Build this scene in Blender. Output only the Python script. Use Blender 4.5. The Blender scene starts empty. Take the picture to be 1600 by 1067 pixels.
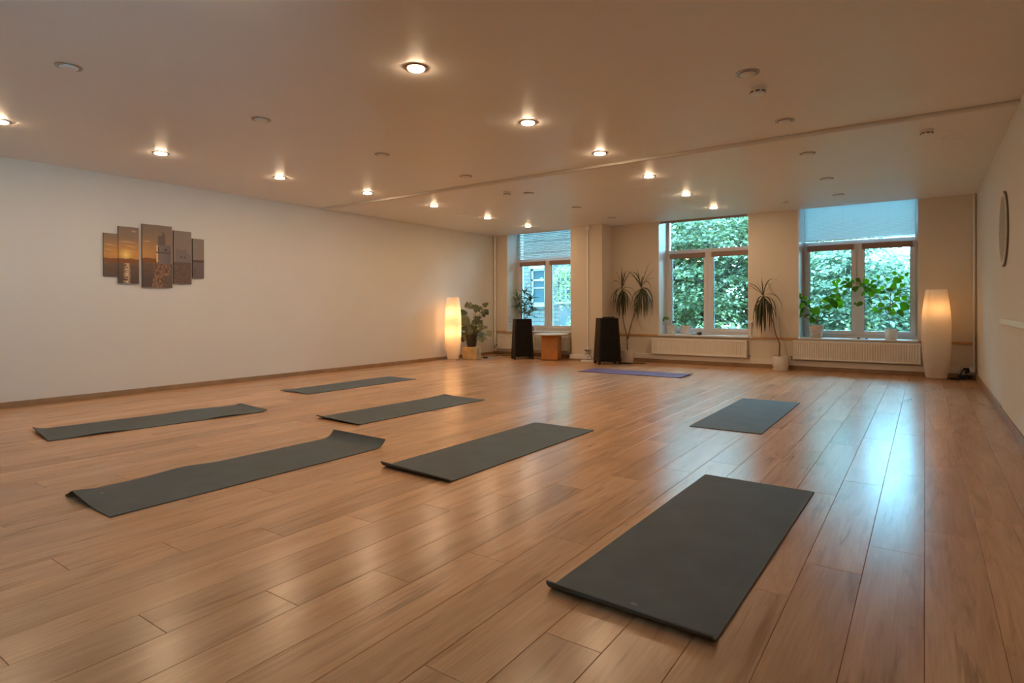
import bpy, bmesh, math, random
import numpy as np
from mathutils import Vector, Matrix

# ------------------------------------------------------------------ camera, world, exposure
scene = bpy.context.scene
COL = scene.collection
CAM_H = 1.04
CEIL = 2.638
F_PX, YAW, PITCH, ROLL, PPY = 923.0, math.radians(34.94), math.radians(-0.27), math.radians(-0.18), 484.8
_F = Vector((-math.sin(YAW) * math.cos(PITCH), math.cos(YAW) * math.cos(PITCH), math.sin(PITCH)))
_R = Vector((math.cos(YAW), math.sin(YAW), 0))
_U = _R.cross(_F)
RIGHT = _R * math.cos(ROLL) + _U * math.sin(ROLL)
UP = -_R * math.sin(ROLL) + _U * math.cos(ROLL)
FWD = _F
EYE = Vector((0, 0, CAM_H))
cam_data = bpy.data.cameras.new('camera')
cam_data.sensor_width = 36.0
cam_data.lens = F_PX / 1600.0 * 36.0
cam_data.shift_y = (PPY - 533.5) / 1600.0
cam_data.clip_start = 0.02
cam_data.clip_end = 200
cam = bpy.data.objects.new('camera', cam_data)
COL.objects.link(cam)
m = Matrix.Identity(4)
for i in range(3):
    m[i][0], m[i][1], m[i][2], m[i][3] = RIGHT[i], UP[i], -FWD[i], EYE[i]
cam.matrix_world = m
scene.camera = cam

world = bpy.data.worlds.new('overcast_sky')
scene.world = world
world.use_nodes = True
bg = world.node_tree.nodes['Background']
bg.inputs[0].default_value = (0.28, 0.71, 1.0, 1)
bg.inputs[1].default_value = 11.0
LAMP_STRENGTH = 128.0
LAMP_COLOR = (1.0, 0.71, 0.44)

vs = scene.view_settings
vs.view_transform = 'Standard'
vs.look = 'None'
vs.exposure = 1.38
vs.gamma = 1.0
vs.use_curve_mapping = False
scene.cycles.use_adaptive_sampling = True
scene.cycles.adaptive_threshold = 0.035
scene.cycles.max_bounces = 6
scene.cycles.diffuse_bounces = 4
scene.cycles.glossy_bounces = 4
scene.cycles.transmission_bounces = 4
scene.cycles.transparent_max_bounces = 12
scene.cycles.sample_clamp_indirect = 6.0
scene.cycles.caustics_reflective = False
scene.cycles.caustics_refractive = False

rng = random.Random(7)

# ------------------------------------------------------------------ measuring helpers
def ray(px, py):
    return FWD * F_PX + RIGHT * (px - 800.0) - UP * (py - PPY)
def at(px, py, Y):
    d = ray(px, py)
    return EYE + d * (Y / d.y)
def atX(px, py, X):
    d = ray(px, py)
    return EYE + d * (X / d.x)
def atZ(px, py, Z):
    d = ray(px, py)
    return EYE + d * ((Z - CAM_H) / d.z)
def mpp(Y, px=1100):          # metres per pixel near depth Y
    a, b = at(px, 485, Y), at(px, 484, Y)
    return (a - b).length

# ------------------------------------------------------------------ materials
MATS = {}
def nodes_of(name):
    mt = bpy.data.materials.new(name)
    mt.use_nodes = True
    nt = mt.node_tree
    b = nt.nodes['Principled BSDF']
    MATS[name] = mt
    return mt, nt, b
def simple(name, col, rough=0.5, metal=0.0, spec=0.5, var=0.0, vscale=8.0, bump=0.0, bscale=60.0, **kw):
    mt, nt, b = nodes_of(name)
    N, L = nt.nodes, nt.links
    b.inputs['Roughness'].default_value = rough
    b.inputs['Metallic'].default_value = metal
    b.inputs['Specular IOR Level'].default_value = spec
    b.inputs['Base Color'].default_value = (*col, 1)
    if var > 0:
        tc = N.new('ShaderNodeTexCoord')
        no = N.new('ShaderNodeTexNoise'); no.inputs['Scale'].default_value = vscale; no.inputs['Detail'].default_value = 5
        L.new(tc.outputs['Object'], no.inputs['Vector'])
        rp = N.new('ShaderNodeValToRGB')
        rp.color_ramp.elements[0].position = 0.3; rp.color_ramp.elements[1].position = 0.7
        rp.color_ramp.elements[0].color = (*[c * (1 - var) for c in col], 1)
        rp.color_ramp.elements[1].color = (*[min(1, c * (1 + var)) for c in col], 1)
        L.new(no.outputs['Fac'], rp.inputs['Fac']); L.new(rp.outputs['Color'], b.inputs['Base Color'])
    if bump > 0:
        tc2 = N.new('ShaderNodeTexCoord')
        n2 = N.new('ShaderNodeTexNoise'); n2.inputs['Scale'].default_value = bscale; n2.inputs['Detail'].default_value = 3
        L.new(tc2.outputs['Object'], n2.inputs['Vector'])
        bp = N.new('ShaderNodeBump'); bp.inputs['Strength'].default_value = bump; bp.inputs['Distance'].default_value = 0.01
        L.new(n2.outputs['Fac'], bp.inputs['Height']); L.new(bp.outputs['Normal'], b.inputs['Normal'])
    for k, v in kw.items():
        b.inputs[k].default_value = v
    return mt
def emission(name, col, strength):
    mt = bpy.data.materials.new(name); mt.use_nodes = True
    nt = mt.node_tree; nt.nodes.clear()
    e = nt.nodes.new('ShaderNodeEmission'); o = nt.nodes.new('ShaderNodeOutputMaterial')
    e.inputs[0].default_value = (*col, 1); e.inputs[1].default_value = strength
    nt.links.new(e.outputs[0], o.inputs[0]); MATS[name] = mt
    return mt

simple('wall_paint', (0.72, 0.68, 0.62), 0.7, spec=0.25, var=0.015, vscale=2.0, bump=0.04, bscale=90)
simple('back_wall_paint', (0.73, 0.635, 0.52), 0.7, spec=0.25, var=0.015, vscale=2.0, bump=0.04, bscale=90)
simple('ceiling_paint', (0.86, 0.83, 0.79), 0.42, spec=0.3, var=0.01, vscale=1.5)
simple('white_plastic', (0.80, 0.79, 0.77), 0.35, var=0.01)
simple('window_plastic', (0.74, 0.72, 0.72), 0.35, var=0.01)
simple('radiator_paint', (0.80, 0.74, 0.66), 0.4, var=0.01)
simple('sill_paint', (0.72, 0.68, 0.64), 0.35, var=0.02)
simple('brown_blind', (0.30, 0.19, 0.14), 0.6, var=0.05)
simple('baseboard_wood', (0.33, 0.20, 0.105), 0.4, var=0.18, vscale=5)
simple('rail_wood', (0.52, 0.29, 0.115), 0.4, var=0.15, vscale=6)
simple('cherry_wood', (0.50, 0.20, 0.045), 0.4, var=0.14, vscale=5)
simple('crate_wood', (0.62, 0.42, 0.20), 0.5, var=0.2, vscale=9)
simple('black_laminate', (0.007, 0.006, 0.005), 0.5, spec=0.2, var=0.1)
simple('black_panel_lit', (0.020, 0.012, 0.007), 0.5, spec=0.25, var=0.1)  # browner, lighter copy of the laminate: light on the side faces put in
simple('black_plastic', (0.012, 0.012, 0.013), 0.35)
simple('chrome_ring', (0.36, 0.30, 0.24), 0.3, metal=1.0)
simple('frosted_bulb', (0.78, 0.76, 0.72), 0.45)
simple('grey_foam', (0.105, 0.130, 0.142), 0.72, spec=0.3, var=0.10, vscale=5, bump=0.12, bscale=250)
simple('purple_foam', (0.155, 0.105, 0.21), 0.72, spec=0.3, var=0.1, vscale=5, bump=0.12, bscale=250)
simple('mat_print', (0.22, 0.22, 0.21), 0.7)
simple('pot_white', (0.76, 0.73, 0.69), 0.35, var=0.03)
simple('pot_beige', (0.62, 0.50, 0.40), 0.5, var=0.22, vscale=22)
simple('pot_dark', (0.035, 0.026, 0.018), 0.55, var=0.25, vscale=30)
simple('soil', (0.04, 0.025, 0.015), 0.9, var=0.4, vscale=60)
simple('stem_brown', (0.20, 0.12, 0.06), 0.7, var=0.25, vscale=20)
simple('stem_green', (0.10, 0.12, 0.04), 0.6, var=0.2, vscale=20)
simple('cable_black', (0.015, 0.013, 0.012), 0.5)
simple('cable_grey', (0.25, 0.22, 0.19), 0.5)
simple('canvas_edge', (0.11, 0.085, 0.065), 0.8)
simple('bark', (0.10, 0.075, 0.055), 0.9, var=0.3, vscale=6, bump=0.5, bscale=12)
simple('grass_ground', (0.07, 0.11, 0.03), 0.95, var=0.4, vscale=3)
simple('roof_sheet', (0.30, 0.31, 0.32), 0.5, var=0.1)
simple('plaster_panel', (0.34, 0.36, 0.36), 0.8, var=0.06)
simple('curtain_grey', (0.06, 0.08, 0.085), 0.8, var=0.06)
simple('grey_render', (0.09, 0.10, 0.105), 0.8, var=0.06)
simple('house_trim', (0.34, 0.34, 0.33), 0.5)
simple('house_glass', (0.035, 0.06, 0.07), 0.25, spec=0.12)
simple('disc_white', (0.76, 0.74, 0.71), 0.6, var=0.03)
simple('disc_bar', (0.55, 0.53, 0.50), 0.7)
simple('disc_dark', (0.13, 0.10, 0.075), 0.6)
simple('gap_dark', (0.10, 0.055, 0.028), 0.8)
emission('bulb_glow', LAMP_COLOR, LAMP_STRENGTH)
emission('bulb_rim_glow', LAMP_COLOR, LAMP_STRENGTH * 0.35)
emission('warm_filament', (1.0, 0.50, 0.17), 34.0)
emission('dim_filament', (1.0, 0.48, 0.15), 17.0)

def leaf_mat(name, col, trans=0.35, rough=0.35, var=0.35, spec=0.5):
    mt, nt, b = nodes_of(name)
    N, L = nt.nodes, nt.links
    out = N['Material Output']
    geo = N.new('ShaderNodeNewGeometry'); oi = N.new('ShaderNodeObjectInfo')
    ad = N.new('ShaderNodeMath'); ad.operation = 'ADD'
    fr = N.new('ShaderNodeMath'); fr.operation = 'FRACT'
    L.new(geo.outputs['Random Per Island'], ad.inputs[0]); L.new(oi.outputs['Random'], ad.inputs[1]); L.new(ad.outputs[0], fr.inputs[0])
    rp = N.new('ShaderNodeValToRGB')
    rp.color_ramp.elements[0].color = (*[c * (1 - var) for c in col], 1)
    rp.color_ramp.elements[1].color = (col[0] * (1 + var) * 1.1, col[1] * (1 + var), col[2] * (1 + var * 0.5), 1)
    L.new(fr.outputs[0], rp.inputs['Fac'])
    L.new(rp.outputs['Color'], b.inputs['Base Color'])
    b.inputs['Roughness'].default_value = rough
    b.inputs['Specular IOR Level'].default_value = spec
    tr = N.new('ShaderNodeBsdfTranslucent')
    hs = N.new('ShaderNodeHueSaturation'); hs.inputs['Value'].default_value = 1.5; hs.inputs['Saturation'].default_value = 1.1
    L.new(rp.outputs['Color'], hs.inputs['Color']); L.new(hs.outputs['Color'], tr.inputs['Color'])
    mx = N.new('ShaderNodeMixShader'); mx.inputs[0].default_value = trans
    L.new(b.outputs[0], mx.inputs[1]); L.new(tr.outputs[0], mx.inputs[2]); L.new(mx.outputs[0], out.inputs['Surface'])
    return mt
leaf_mat('leaf_tree', (0.175, 0.215, 0.12), 0.30, 0.28, 0.45, 1.0)
leaf_mat('leaf_tree_pale', (0.25, 0.28, 0.155), 0.35, 0.28, 0.45, 1.0)
leaf_mat('leaf_tree_skylit', (0.19, 0.25, 0.175), 0.38, 0.28, 0.45, 1.0)  # lighter, bluer leaf copy: stronger sky light put into the colour
leaf_mat('leaf_monstera', (0.115, 0.13, 0.065), 0.2, 0.38, 0.4)
leaf_mat('leaf_dracaena', (0.060, 0.068, 0.030), 0.2, 0.45, 0.4)
leaf_mat('leaf_hibiscus', (0.085, 0.19, 0.022), 0.55, 0.35, 0.35)
leaf_mat('leaf_palm', (0.10, 0.125, 0.065), 0.4, 0.4, 0.4)
leaf_mat('leaf_sill', (0.10, 0.16, 0.05), 0.4, 0.4, 0.35)

# thin window glass: mostly clear, Fresnel mirror
mt, nt, b = nodes_of('clear_glass')
N, L = nt.nodes, nt.links
tr = N.new('ShaderNodeBsdfTransparent'); tr.inputs[0].default_value = (0.93, 0.97, 0.97, 1)
gl = N.new('ShaderNodeBsdfGlossy'); gl.inputs['Roughness'].default_value = 0.0
fr = N.new('ShaderNodeFresnel'); fr.inputs['IOR'].default_value = 1.45
mx = N.new('ShaderNodeMixShader')
L.new(fr.outputs[0], mx.inputs[0]); L.new(tr.outputs[0], mx.inputs[1]); L.new(gl.outputs[0], mx.inputs[2])
L.new(mx.outputs[0], N['Material Output'].inputs['Surface'])

# paper of the floor lamps
def translucent_mat(name, col, frac, rough=0.8):
    mt, nt, b = nodes_of(name)
    N, L = nt.nodes, nt.links
    b.inputs['Base Color'].default_value = (*col, 1); b.inputs['Roughness'].default_value = rough
    b.inputs['Specular IOR Level'].default_value = 0.2
    tc = N.new('ShaderNodeTexCoord'); no = N.new('ShaderNodeTexNoise'); no.inputs['Scale'].default_value = 25; no.inputs['Detail'].default_value = 6
    rp = N.new('ShaderNodeValToRGB')
    rp.color_ramp.elements[0].color = (*[c * 0.9 for c in col], 1); rp.color_ramp.elements[1].color = (*col, 1)
    L.new(tc.outputs['Object'], no.inputs['Vector']); L.new(no.outputs['Fac'], rp.inputs['Fac']); L.new(rp.outputs['Color'], b.inputs['Base Color'])
    t = N.new('ShaderNodeBsdfTranslucent'); L.new(rp.outputs['Color'], t.inputs['Color'])
    mx = N.new('ShaderNodeMixShader'); mx.inputs[0].default_value = frac
    L.new(b.outputs[0], mx.inputs[1]); L.new(t.outputs[0], mx.inputs[2]); L.new(mx.outputs[0], N['Material Output'].inputs['Surface'])
translucent_mat('rice_paper', (0.84, 0.78, 0.72), 0.45)
translucent_mat('blind_slat', (0.72, 0.76, 0.76), 0.115, 0.45)

# laminate oak planks
def plank_material():
    mt, nt, b = nodes_of('oak_laminate')
    N, L = nt.nodes, nt.links
    geo = N.new('ShaderNodeNewGeometry'); oi = N.new('ShaderNodeObjectInfo')
    ad = N.new('ShaderNodeMath'); ad.operation = 'ADD'; fr = N.new('ShaderNodeMath'); fr.operation = 'FRACT'
    L.new(geo.outputs['Random Per Island'], ad.inputs[0]); L.new(oi.outputs['Random'], ad.inputs[1]); L.new(ad.outputs[0], fr.inputs[0])
    cmb = N.new('ShaderNodeCombineXYZ')
    m1 = N.new('ShaderNodeMath'); m1.operation = 'MULTIPLY'; m1.inputs[1].default_value = 53.0
    m2 = N.new('ShaderNodeMath'); m2.operation = 'MULTIPLY'; m2.inputs[1].default_value = 191.0
    L.new(fr.outputs[0], m1.inputs[0]); L.new(fr.outputs[0], m2.inputs[0])
    L.new(m1.outputs[0], cmb.inputs[0]); L.new(m2.outputs[0], cmb.inputs[1])
    va = N.new('ShaderNodeVectorMath'); va.operation = 'ADD'
    L.new(geo.outputs['Position'], va.inputs[0]); L.new(cmb.outputs[0], va.inputs[1])
    def noise(sx, sy, scale, detail, dist=0.0, rough=0.55):
        mp = N.new('ShaderNodeMapping'); mp.inputs['Scale'].default_value = (sx, sy, 1)
        L.new(va.outputs[0], mp.inputs['Vector'])
        n = N.new('ShaderNodeTexNoise'); n.inputs['Scale'].default_value = scale; n.inputs['Detail'].default_value = detail
        n.inputs['Distortion'].default_value = dist; n.inputs['Roughness'].default_value = rough
        L.new(mp.outputs[0], n.inputs['Vector'])
        return n.outputs['Fac']
    def ramp(fac, p0, c0, p1, c1):
        r = N.new('ShaderNodeValToRGB')
        r.color_ramp.elements[0].position = p0; r.color_ramp.elements[0].color = (*c0, 1)
        r.color_ramp.elements[1].position = p1; r.color_ramp.elements[1].color = (*c1, 1)
        L.new(fac, r.inputs['Fac']); return r.outputs['Color']
    def mix(kind, fac, a, c):
        mm = N.new('ShaderNodeMix'); mm.data_type = 'RGBA'; mm.blend_type = kind
        if isinstance(fac, float): mm.inputs[0].default_value = fac
        else: L.new(fac, mm.inputs[0])
        L.new(a, mm.inputs[6]); L.new(c, mm.inputs[7]); return mm.outputs[2]
    base = ramp(noise(1.0, 0.16, 6.0, 4, 0.6), 0.30, (0.52, 0.300, 0.165), 0.70, (0.68, 0.415, 0.242))
    fine = ramp(noise(9.0, 0.35, 9.0, 5, 0.3, 0.7), 0.30, (0.87, 0.86, 0.85), 0.72, (1.06, 1.06, 1.06))
    c = mix('MULTIPLY', 1.0, base, fine)
    # slow dark figure and thin cracks with their own shape
    streak = ramp(noise(3.2, 0.28, 3.0, 6, 1.6, 0.62), 0.30, (0.50, 0.44, 0.38), 0.44, (1, 1, 1))
    c = mix('MULTIPLY', 0.55, c, streak)
    def math_(op, a, b_=None):
        mm = N.new('ShaderNodeMath'); mm.operation = op
        for k_, q_ in enumerate((a, b_)):
            if q_ is None: continue
            if isinstance(q_, float): mm.inputs[k_].default_value = q_
            else: L.new(q_, mm.inputs[k_])
        return mm.outputs[0]
    # thin wandering cracks and knots, only in places
    wander = math_('ABSOLUTE', math_('SUBTRACT', noise(3.4, 0.16, 2.0, 4, 0.35, 0.55), 0.5))
    line = ramp(wander, 0.004, (1, 1, 1), 0.020, (0, 0, 0))
    where = ramp(noise(3.0, 0.5, 2.2, 3, 0.4), 0.55, (0, 0, 0), 0.66, (1, 1, 1))
    cr = math_('MULTIPLY', line, where)
    # cathedral grain: contour lines of a stretched noise
    rings = math_('FRACT', math_('MULTIPLY', noise(2.4, 0.20, 1.6, 2, 0.3), 22.0))
    ringc = ramp(rings, 0.0, (0.84, 0.80, 0.77), 0.55, (1.03, 1.03, 1.03))
    c = mix('MULTIPLY', 0.35, c, ringc)
    dk = N.new('ShaderNodeRGB'); dk.outputs[0].default_value = (0.13, 0.065, 0.03, 1)
    c = mix('MIX', math_('MULTIPLY', cr, 0.5), c, dk.outputs[0])
    tone = ramp(fr.outputs[0], 0.0, (0.86, 0.85, 0.84), 1.0, (1.10, 1.08, 1.06))
    c = mix('MULTIPLY', 1.0, c, tone)
    L.new(c, b.inputs['Base Color'])
    rr = N.new('ShaderNodeMapRange'); rr.inputs['To Min'].default_value = 0.235; rr.inputs['To Max'].default_value = 0.265
    L.new(noise(6.0, 0.4, 5.0, 3), rr.inputs['Value']); L.new(rr.outputs[0], b.inputs['Roughness'])
    bp = N.new('ShaderNodeBump'); bp.inputs['Strength'].default_value = 0.03; bp.inputs['Distance'].default_value = 0.004
    L.new(noise(10.0, 0.3, 12.0, 4), bp.inputs['Height']); L.new(bp.outputs[0], b.inputs['Normal'])
    b.inputs['Specular IOR Level'].default_value = 0.5
plank_material()

# brick of the far house
def brick_material():
    mt, nt, b = nodes_of('pale_brick')
    N, L = nt.nodes, nt.links
    tc = N.new('ShaderNodeTexCoord'); mp = N.new('ShaderNodeMapping')
    mp.inputs['Rotation'].default_value = (math.pi / 2, 0, 0)
    L.new(tc.outputs['Object'], mp.inputs['Vector'])
    br = N.new('ShaderNodeTexBrick')
    br.inputs['Color1'].default_value = (0.15, 0.13, 0.115, 1); br.inputs['Color2'].default_value = (0.12, 0.105, 0.095, 1)
    br.inputs['Mortar'].default_value = (0.045, 0.045, 0.045, 1); br.inputs['Scale'].default_value = 1.0
    br.inputs['Brick Width'].default_value = 0.42; br.inputs['Row Height'].default_value = 0.13; br.inputs['Mortar Size'].default_value = 0.014
    L.new(mp.outputs[0], br.inputs['Vector']); L.new(br.outputs['Color'], b.inputs['Base Color'])
    b.inputs['Roughness'].default_value = 0.85
brick_material()

# printed canvas: colour attribute computed below
mt, nt, b = nodes_of('printed_canvas')
va_ = nt.nodes.new('ShaderNodeVertexColor'); va_.layer_name = 'print'
nt.links.new(va_.outputs['Color'], b.inputs['Base Color']); b.inputs['Roughness'].default_value = 0.7; b.inputs['Specular IOR Level'].default_value = 0.2

# ------------------------------------------------------------------ geometry helpers
ORIG = {}
class MB:
    """collects shapes (world coordinates) into one mesh"""
    def __init__(self):
        self.v = []; self.f = []
    def add(self, vs_, fs_):
        o = len(self.v)
        self.v += [tuple(p) for p in vs_]; self.f += [tuple(i + o for i in q) for q in fs_]
        return self
    def box(self, lo, hi, bevel=0.0, mat=None):
        lo, hi = Vector(lo), Vector(hi)
        if bevel <= 0:
            vs_ = [(x, y, z) for x in (lo.x, hi.x) for y in (lo.y, hi.y) for z in (lo.z, hi.z)]
            fs_ = [(0, 1, 3, 2), (4, 6, 7, 5), (0, 4, 5, 1), (2, 3, 7, 6), (0, 2, 6, 4), (1, 5, 7, 3)]
        else:
            bm = bmesh.new(); bmesh.ops.create_cube(bm, size=1.0)
            for w in bm.verts:
                w.co = Vector(((lo.x + hi.x) / 2 + w.co.x * (hi.x - lo.x), (lo.y + hi.y) / 2 + w.co.y * (hi.y - lo.y), (lo.z + hi.z) / 2 + w.co.z * (hi.z - lo.z)))
            bmesh.ops.bevel(bm, geom=bm.edges[:], offset=bevel, segments=2, profile=0.6, affect='EDGES')
            bm.verts.index_update()
            vs_ = [w.co.copy() for w in bm.verts]; fs_ = [[w.index for w in f.verts] for f in bm.faces]
            bm.free()
        if mat is not None:
            vs_ = [mat @ Vector(p) for p in vs_]
        return self.add(vs_, fs_)
    def tube(self, pts, rad, seg=8, caps=True):
        pts = [Vector(p) for p in pts]
        n = len(pts)
        rad = [rad] * n if not hasattr(rad, '__len__') else rad
        t0 = (pts[1] - pts[0]).normalized()
        ref = Vector((0, 0, 1)) if abs(t0.z) < 0.9 else Vector((1, 0, 0))
        a = t0.cross(ref).normalized()
        vs_, fs_ = [], []
        for i, p in enumerate(pts):
            t = (pts[min(i + 1, n - 1)] - pts[max(i - 1, 0)]).normalized()
            a = (a - t * a.dot(t)).normalized(); c = t.cross(a)
            for k in range(seg):
                an = 2 * math.pi * k / seg
                vs_.append(p + (a * math.cos(an) + c * math.sin(an)) * rad[i])
        for i in range(n - 1):
            for k in range(seg):
                k2 = (k + 1) % seg
                fs_.append((i * seg + k, i * seg + k2, (i + 1) * seg + k2, (i + 1) * seg + k))
        if caps:
            fs_.append(tuple(range(seg - 1, -1, -1))); fs_.append(tuple((n - 1) * seg + k for k in range(seg)))
        return self.add(vs_, fs_)
    def lathe(self, prof, c, seg=24, close=True):
        c = Vector(c); vs_, fs_ = [], []
        n = len(prof)
        for r, z in prof:
            for k in range(seg):
                a = 2 * math.pi * k / seg
                vs_.append((c.x + r * math.cos(a), c.y + r * math.sin(a), c.z + z))
        for i in range(n - 1):
            for k in range(seg):
                k2 = (k + 1) % seg
                fs_.append((i * seg + k, i * seg + k2, (i + 1) * seg + k2, (i + 1) * seg + k))
        if close:
            fs_.append(tuple(range(seg - 1, -1, -1))); fs_.append(tuple((n - 1) * seg + k for k in range(seg)))
        return self.add(vs_, fs_)
    def ring(self, prof, c, seg=28):   # closed profile revolved
        return self.lathe(list(prof) + [prof[0]], c, seg, close=False)
    def build(self, name, mat, parent=None, smooth=False, origin=None):
        me = bpy.data.meshes.new(name)
        if parent is not None and origin is None:
            origin = ORIG.get(parent.name, Vector((0, 0, 0)))
        o = Vector(origin) if origin is not None else Vector((0, 0, 0))
        me.from_pydata([(p[0] - o.x, p[1] - o.y, p[2] - o.z) for p in self.v], [], self.f)
        me.update()
        bm = bmesh.new(); bm.from_mesh(me); bmesh.ops.recalc_face_normals(bm, faces=bm.faces[:]); bm.to_mesh(me); bm.free()
        if smooth:
            me.polygons.foreach_set('use_smooth', [True] * len(me.polygons))
            me.set_sharp_from_angle(angle=math.radians(40))
        me.materials.append(MATS[mat])
        ob = bpy.data.objects.new(name, me); COL.objects.link(ob)
        if parent is not None:
            ob.parent = parent
        else:
            ob.location = o
        ORIG[ob.name] = o
        return ob

def tag(o, label, cat=None, group=None, kind=None):
    if label: o['label'] = label
    if cat: o['category'] = cat
    if group: o['group'] = group
    if kind: o['kind'] = kind
    return o
def thing(name, loc, label, cat, group=None, kind=None):
    o = bpy.data.objects.new(name, None); COL.objects.link(o)
    o.empty_display_size = 0.05
    o.location = loc; ORIG[o.name] = Vector(loc)
    return tag(o, label, cat, group, kind)
def dup(root, loc):
    r = root.copy(); COL.objects.link(r); r.location = loc; ORIG[r.name] = Vector(loc)
    for ch in list(root.children):
        c = ch.copy(); COL.objects.link(c); c.parent = r
        for g in list(ch.children):
            d = g.copy(); COL.objects.link(d); d.parent = c
    return r
def raw(name, verts, faces, mat, parent=None, origin=(0, 0, 0), smooth=False):
    me = bpy.data.meshes.new(name)
    o = Vector(origin)
    me.from_pydata([tuple(Vector(p) - o) for p in verts], [], faces); me.update()
    if smooth: me.polygons.foreach_set('use_smooth', [True] * len(me.polygons))
    me.materials.append(MATS[mat])
    ob = bpy.data.objects.new(name, me); COL.objects.link(ob)
    if parent is not None: ob.parent = parent
    else: ob.location = o
    ORIG[ob.name] = o
    return ob

# ------------------------------------------------------------------ room shell
XL, XR, YB, YF = -7.93, 0.606, 10.67, -3.2
YW = 11.10            # inner face of the window frames
YO = 11.34            # outside of the wall
ZS = 0.53             # top of the sills
LINT = 2.86
tag(MB().box((XL - .15, YF - .15, -.06), (XR + .15, YO, -.0085)).build('floor', 'gap_dark'), 'oak laminate plank floor of the studio', 'floor', kind='structure')
floor = bpy.data.objects['floor']
tag(MB().box((XL - .15, YF - .15, CEIL), (XR + .15, YB, CEIL + .12)).build('ceiling', 'ceiling_paint'), 'white satin ceiling with recessed spotlights', 'ceiling', kind='structure')
tag(MB().box((XL - .15, YF - .15, -.06), (XL, YO, LINT + .1)).build('wall_left', 'wall_paint'), 'long plain cream wall on the left with the pictures', 'wall', kind='structure')
RWY0, RWY1, RWZ0, RWZ1 = -2.0, -.25, .85, 2.35      # window in the right wall, behind the viewpoint
wr = MB()
wr.box((XR, YF - .15, -.06), (XR + .15, RWY0, LINT + .1)); wr.box((XR, RWY1, -.06), (XR + .15, YO, LINT + .1)); wr.box((XR, RWY0, -.06), (XR + .15, RWY1, RWZ0)); wr.box((XR, RWY0, RWZ1), (XR + .15, RWY1, LINT + .1))
tag(wr.build('wall_right', 'wall_paint'), 'plain white wall on the right', 'wall', kind='structure')
wr = thing('window_4', (XR + .08, (RWY0 + RWY1) / 2, RWZ0), 'white window in the right wall behind the viewpoint', 'window', kind='structure')
wf = MB()
for q in ((RWY0, RWY0 + .06, RWZ0, RWZ1), (RWY1 - .06, RWY1, RWZ0, RWZ1), (RWY0 + .06, RWY1 - .06, RWZ0, RWZ0 + .06), (RWY0 + .06, RWY1 - .06, RWZ1 - .06, RWZ1), ((RWY0 + RWY1) / 2 - .04, (RWY0 + RWY1) / 2 + .04, RWZ0 + .06, RWZ1 - .06)):
    wf.box((XR + .05, q[0], q[2]), (XR + .11, q[1], q[3]), .003)
wf.build('window_frame', 'window_plastic', wr)
for ya, yb2 in ((RWY0 + .06, (RWY0 + RWY1) / 2 - .04), ((RWY0 + RWY1) / 2 + .04, RWY1 - .06)):
    MB().box((XR + .078, ya, RWZ0 + .06), (XR + .082, yb2, RWZ1 - .06)).build('pane', 'clear_glass', wr)
tag(MB().box((XL, YF - .15, -.06), (XR, YF, CEIL)).build('wall_front', 'wall_paint'), 'plain wall behind the viewpoint', 'wall', kind='structure')
OPEN = [(-7.59, -5.97), (-4.10, -2.48), (-1.71, -0.07)]
wb = MB()
xs = [XL] + [x for o in OPEN for x in o] + [XR]
for i in range(0, len(xs), 2):
    wb.box((xs[i], YB, -.06), (xs[i + 1], YO, LINT))
for a, c in OPEN:
    wb.box((a, YB, -.06), (c, YO, ZS - .03))
wb.box((XL, YB, LINT), (XR, YO, LINT + .1))
tag(wb.build('wall_back', 'back_wall_paint'), 'beige window wall with three deep openings', 'wall', kind='structure')
# pillar beside the first window
PX0, PX1, PYF = -5.72, -5.053, 10.247
pl = MB().box((PX0, PYF, -.005), (PX1, YB, CEIL))
tag(pl.build('wall_pillar', 'back_wall_paint'), 'square beige pillar between the first and second windows', 'pillar', kind='structure')
pb = MB().box((PX0 - .035, PYF - .035, .03), (PX1 + .035, YB, .115), .008)
tag(pb.build('trim_1', 'white_plastic'), 'white skirting box around the foot of the pillar', 'trim', kind='structure')
tag(MB().box((PX0 - .045, PYF - .045, 0), (PX1 + .045, YB, .03)).build('baseboard_pillar', 'baseboard_wood'), 'brown strip under the white pillar skirting', 'baseboard', kind='structure')

# baseboards
def baseboard(name, lo, hi, label):
    tag(MB().box(lo, hi, .004).build(name, 'baseboard_wood'), label, 'baseboard', kind='structure')
baseboard('baseboard_left', (XL, YF, 0), (XL + .018, YB, .06), 'brown wooden baseboard along the left wall')
baseboard('baseboard_right', (XR - .020, YF, 0), (XR, YB - .02, .082), 'brown wooden baseboard along the right wall')
bb = MB()
bb.box((XL + .018, YB - .018, 0), (PX0 - .05, YB, .062), .004); bb.box((PX1 + .05, YB - .018, 0), (XR - .018, YB, .062), .004)
tag(bb.build('baseboard_back', 'baseboard_wood'), 'brown wooden baseboard under the windows', 'baseboard', kind='structure')
# white pipe trunking along the window wall
tk = MB()
tk.box((XL + .02, YB - .032, .066), (PX0 - .04, YB, .15), .006); tk.box((PX1 + .04, YB - .032, .066), (XR - .19, YB, .158), .006)
tag(tk.build('trim_2', 'radiator_paint'), 'low white pipe trunking above the baseboard on the window wall', 'trim', kind='structure')
# wooden chair rail between the openings
rl = MB()
for a, c in ((XL + .02, -7.60), (PX1, -4.11), (-2.47, -1.72), (-0.06, XR - .03)):
    rl.box((a, YB - .02, ZS - .042), (c, YB, ZS - .006), .004)
tag(rl.build('trim_3', 'rail_wood'), 'thin brown wooden rail at sill height on the window wall', 'trim', kind='structure')
# ceiling cover strip
cs = MB().box((XL, 6.00, CEIL - .028), (XR, 6.055, CEIL), .008)
tag(cs.build('trim_4', 'wall_paint'), 'narrow cover strip crossing the ceiling between the two halves', 'trim', kind='structure')
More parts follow.
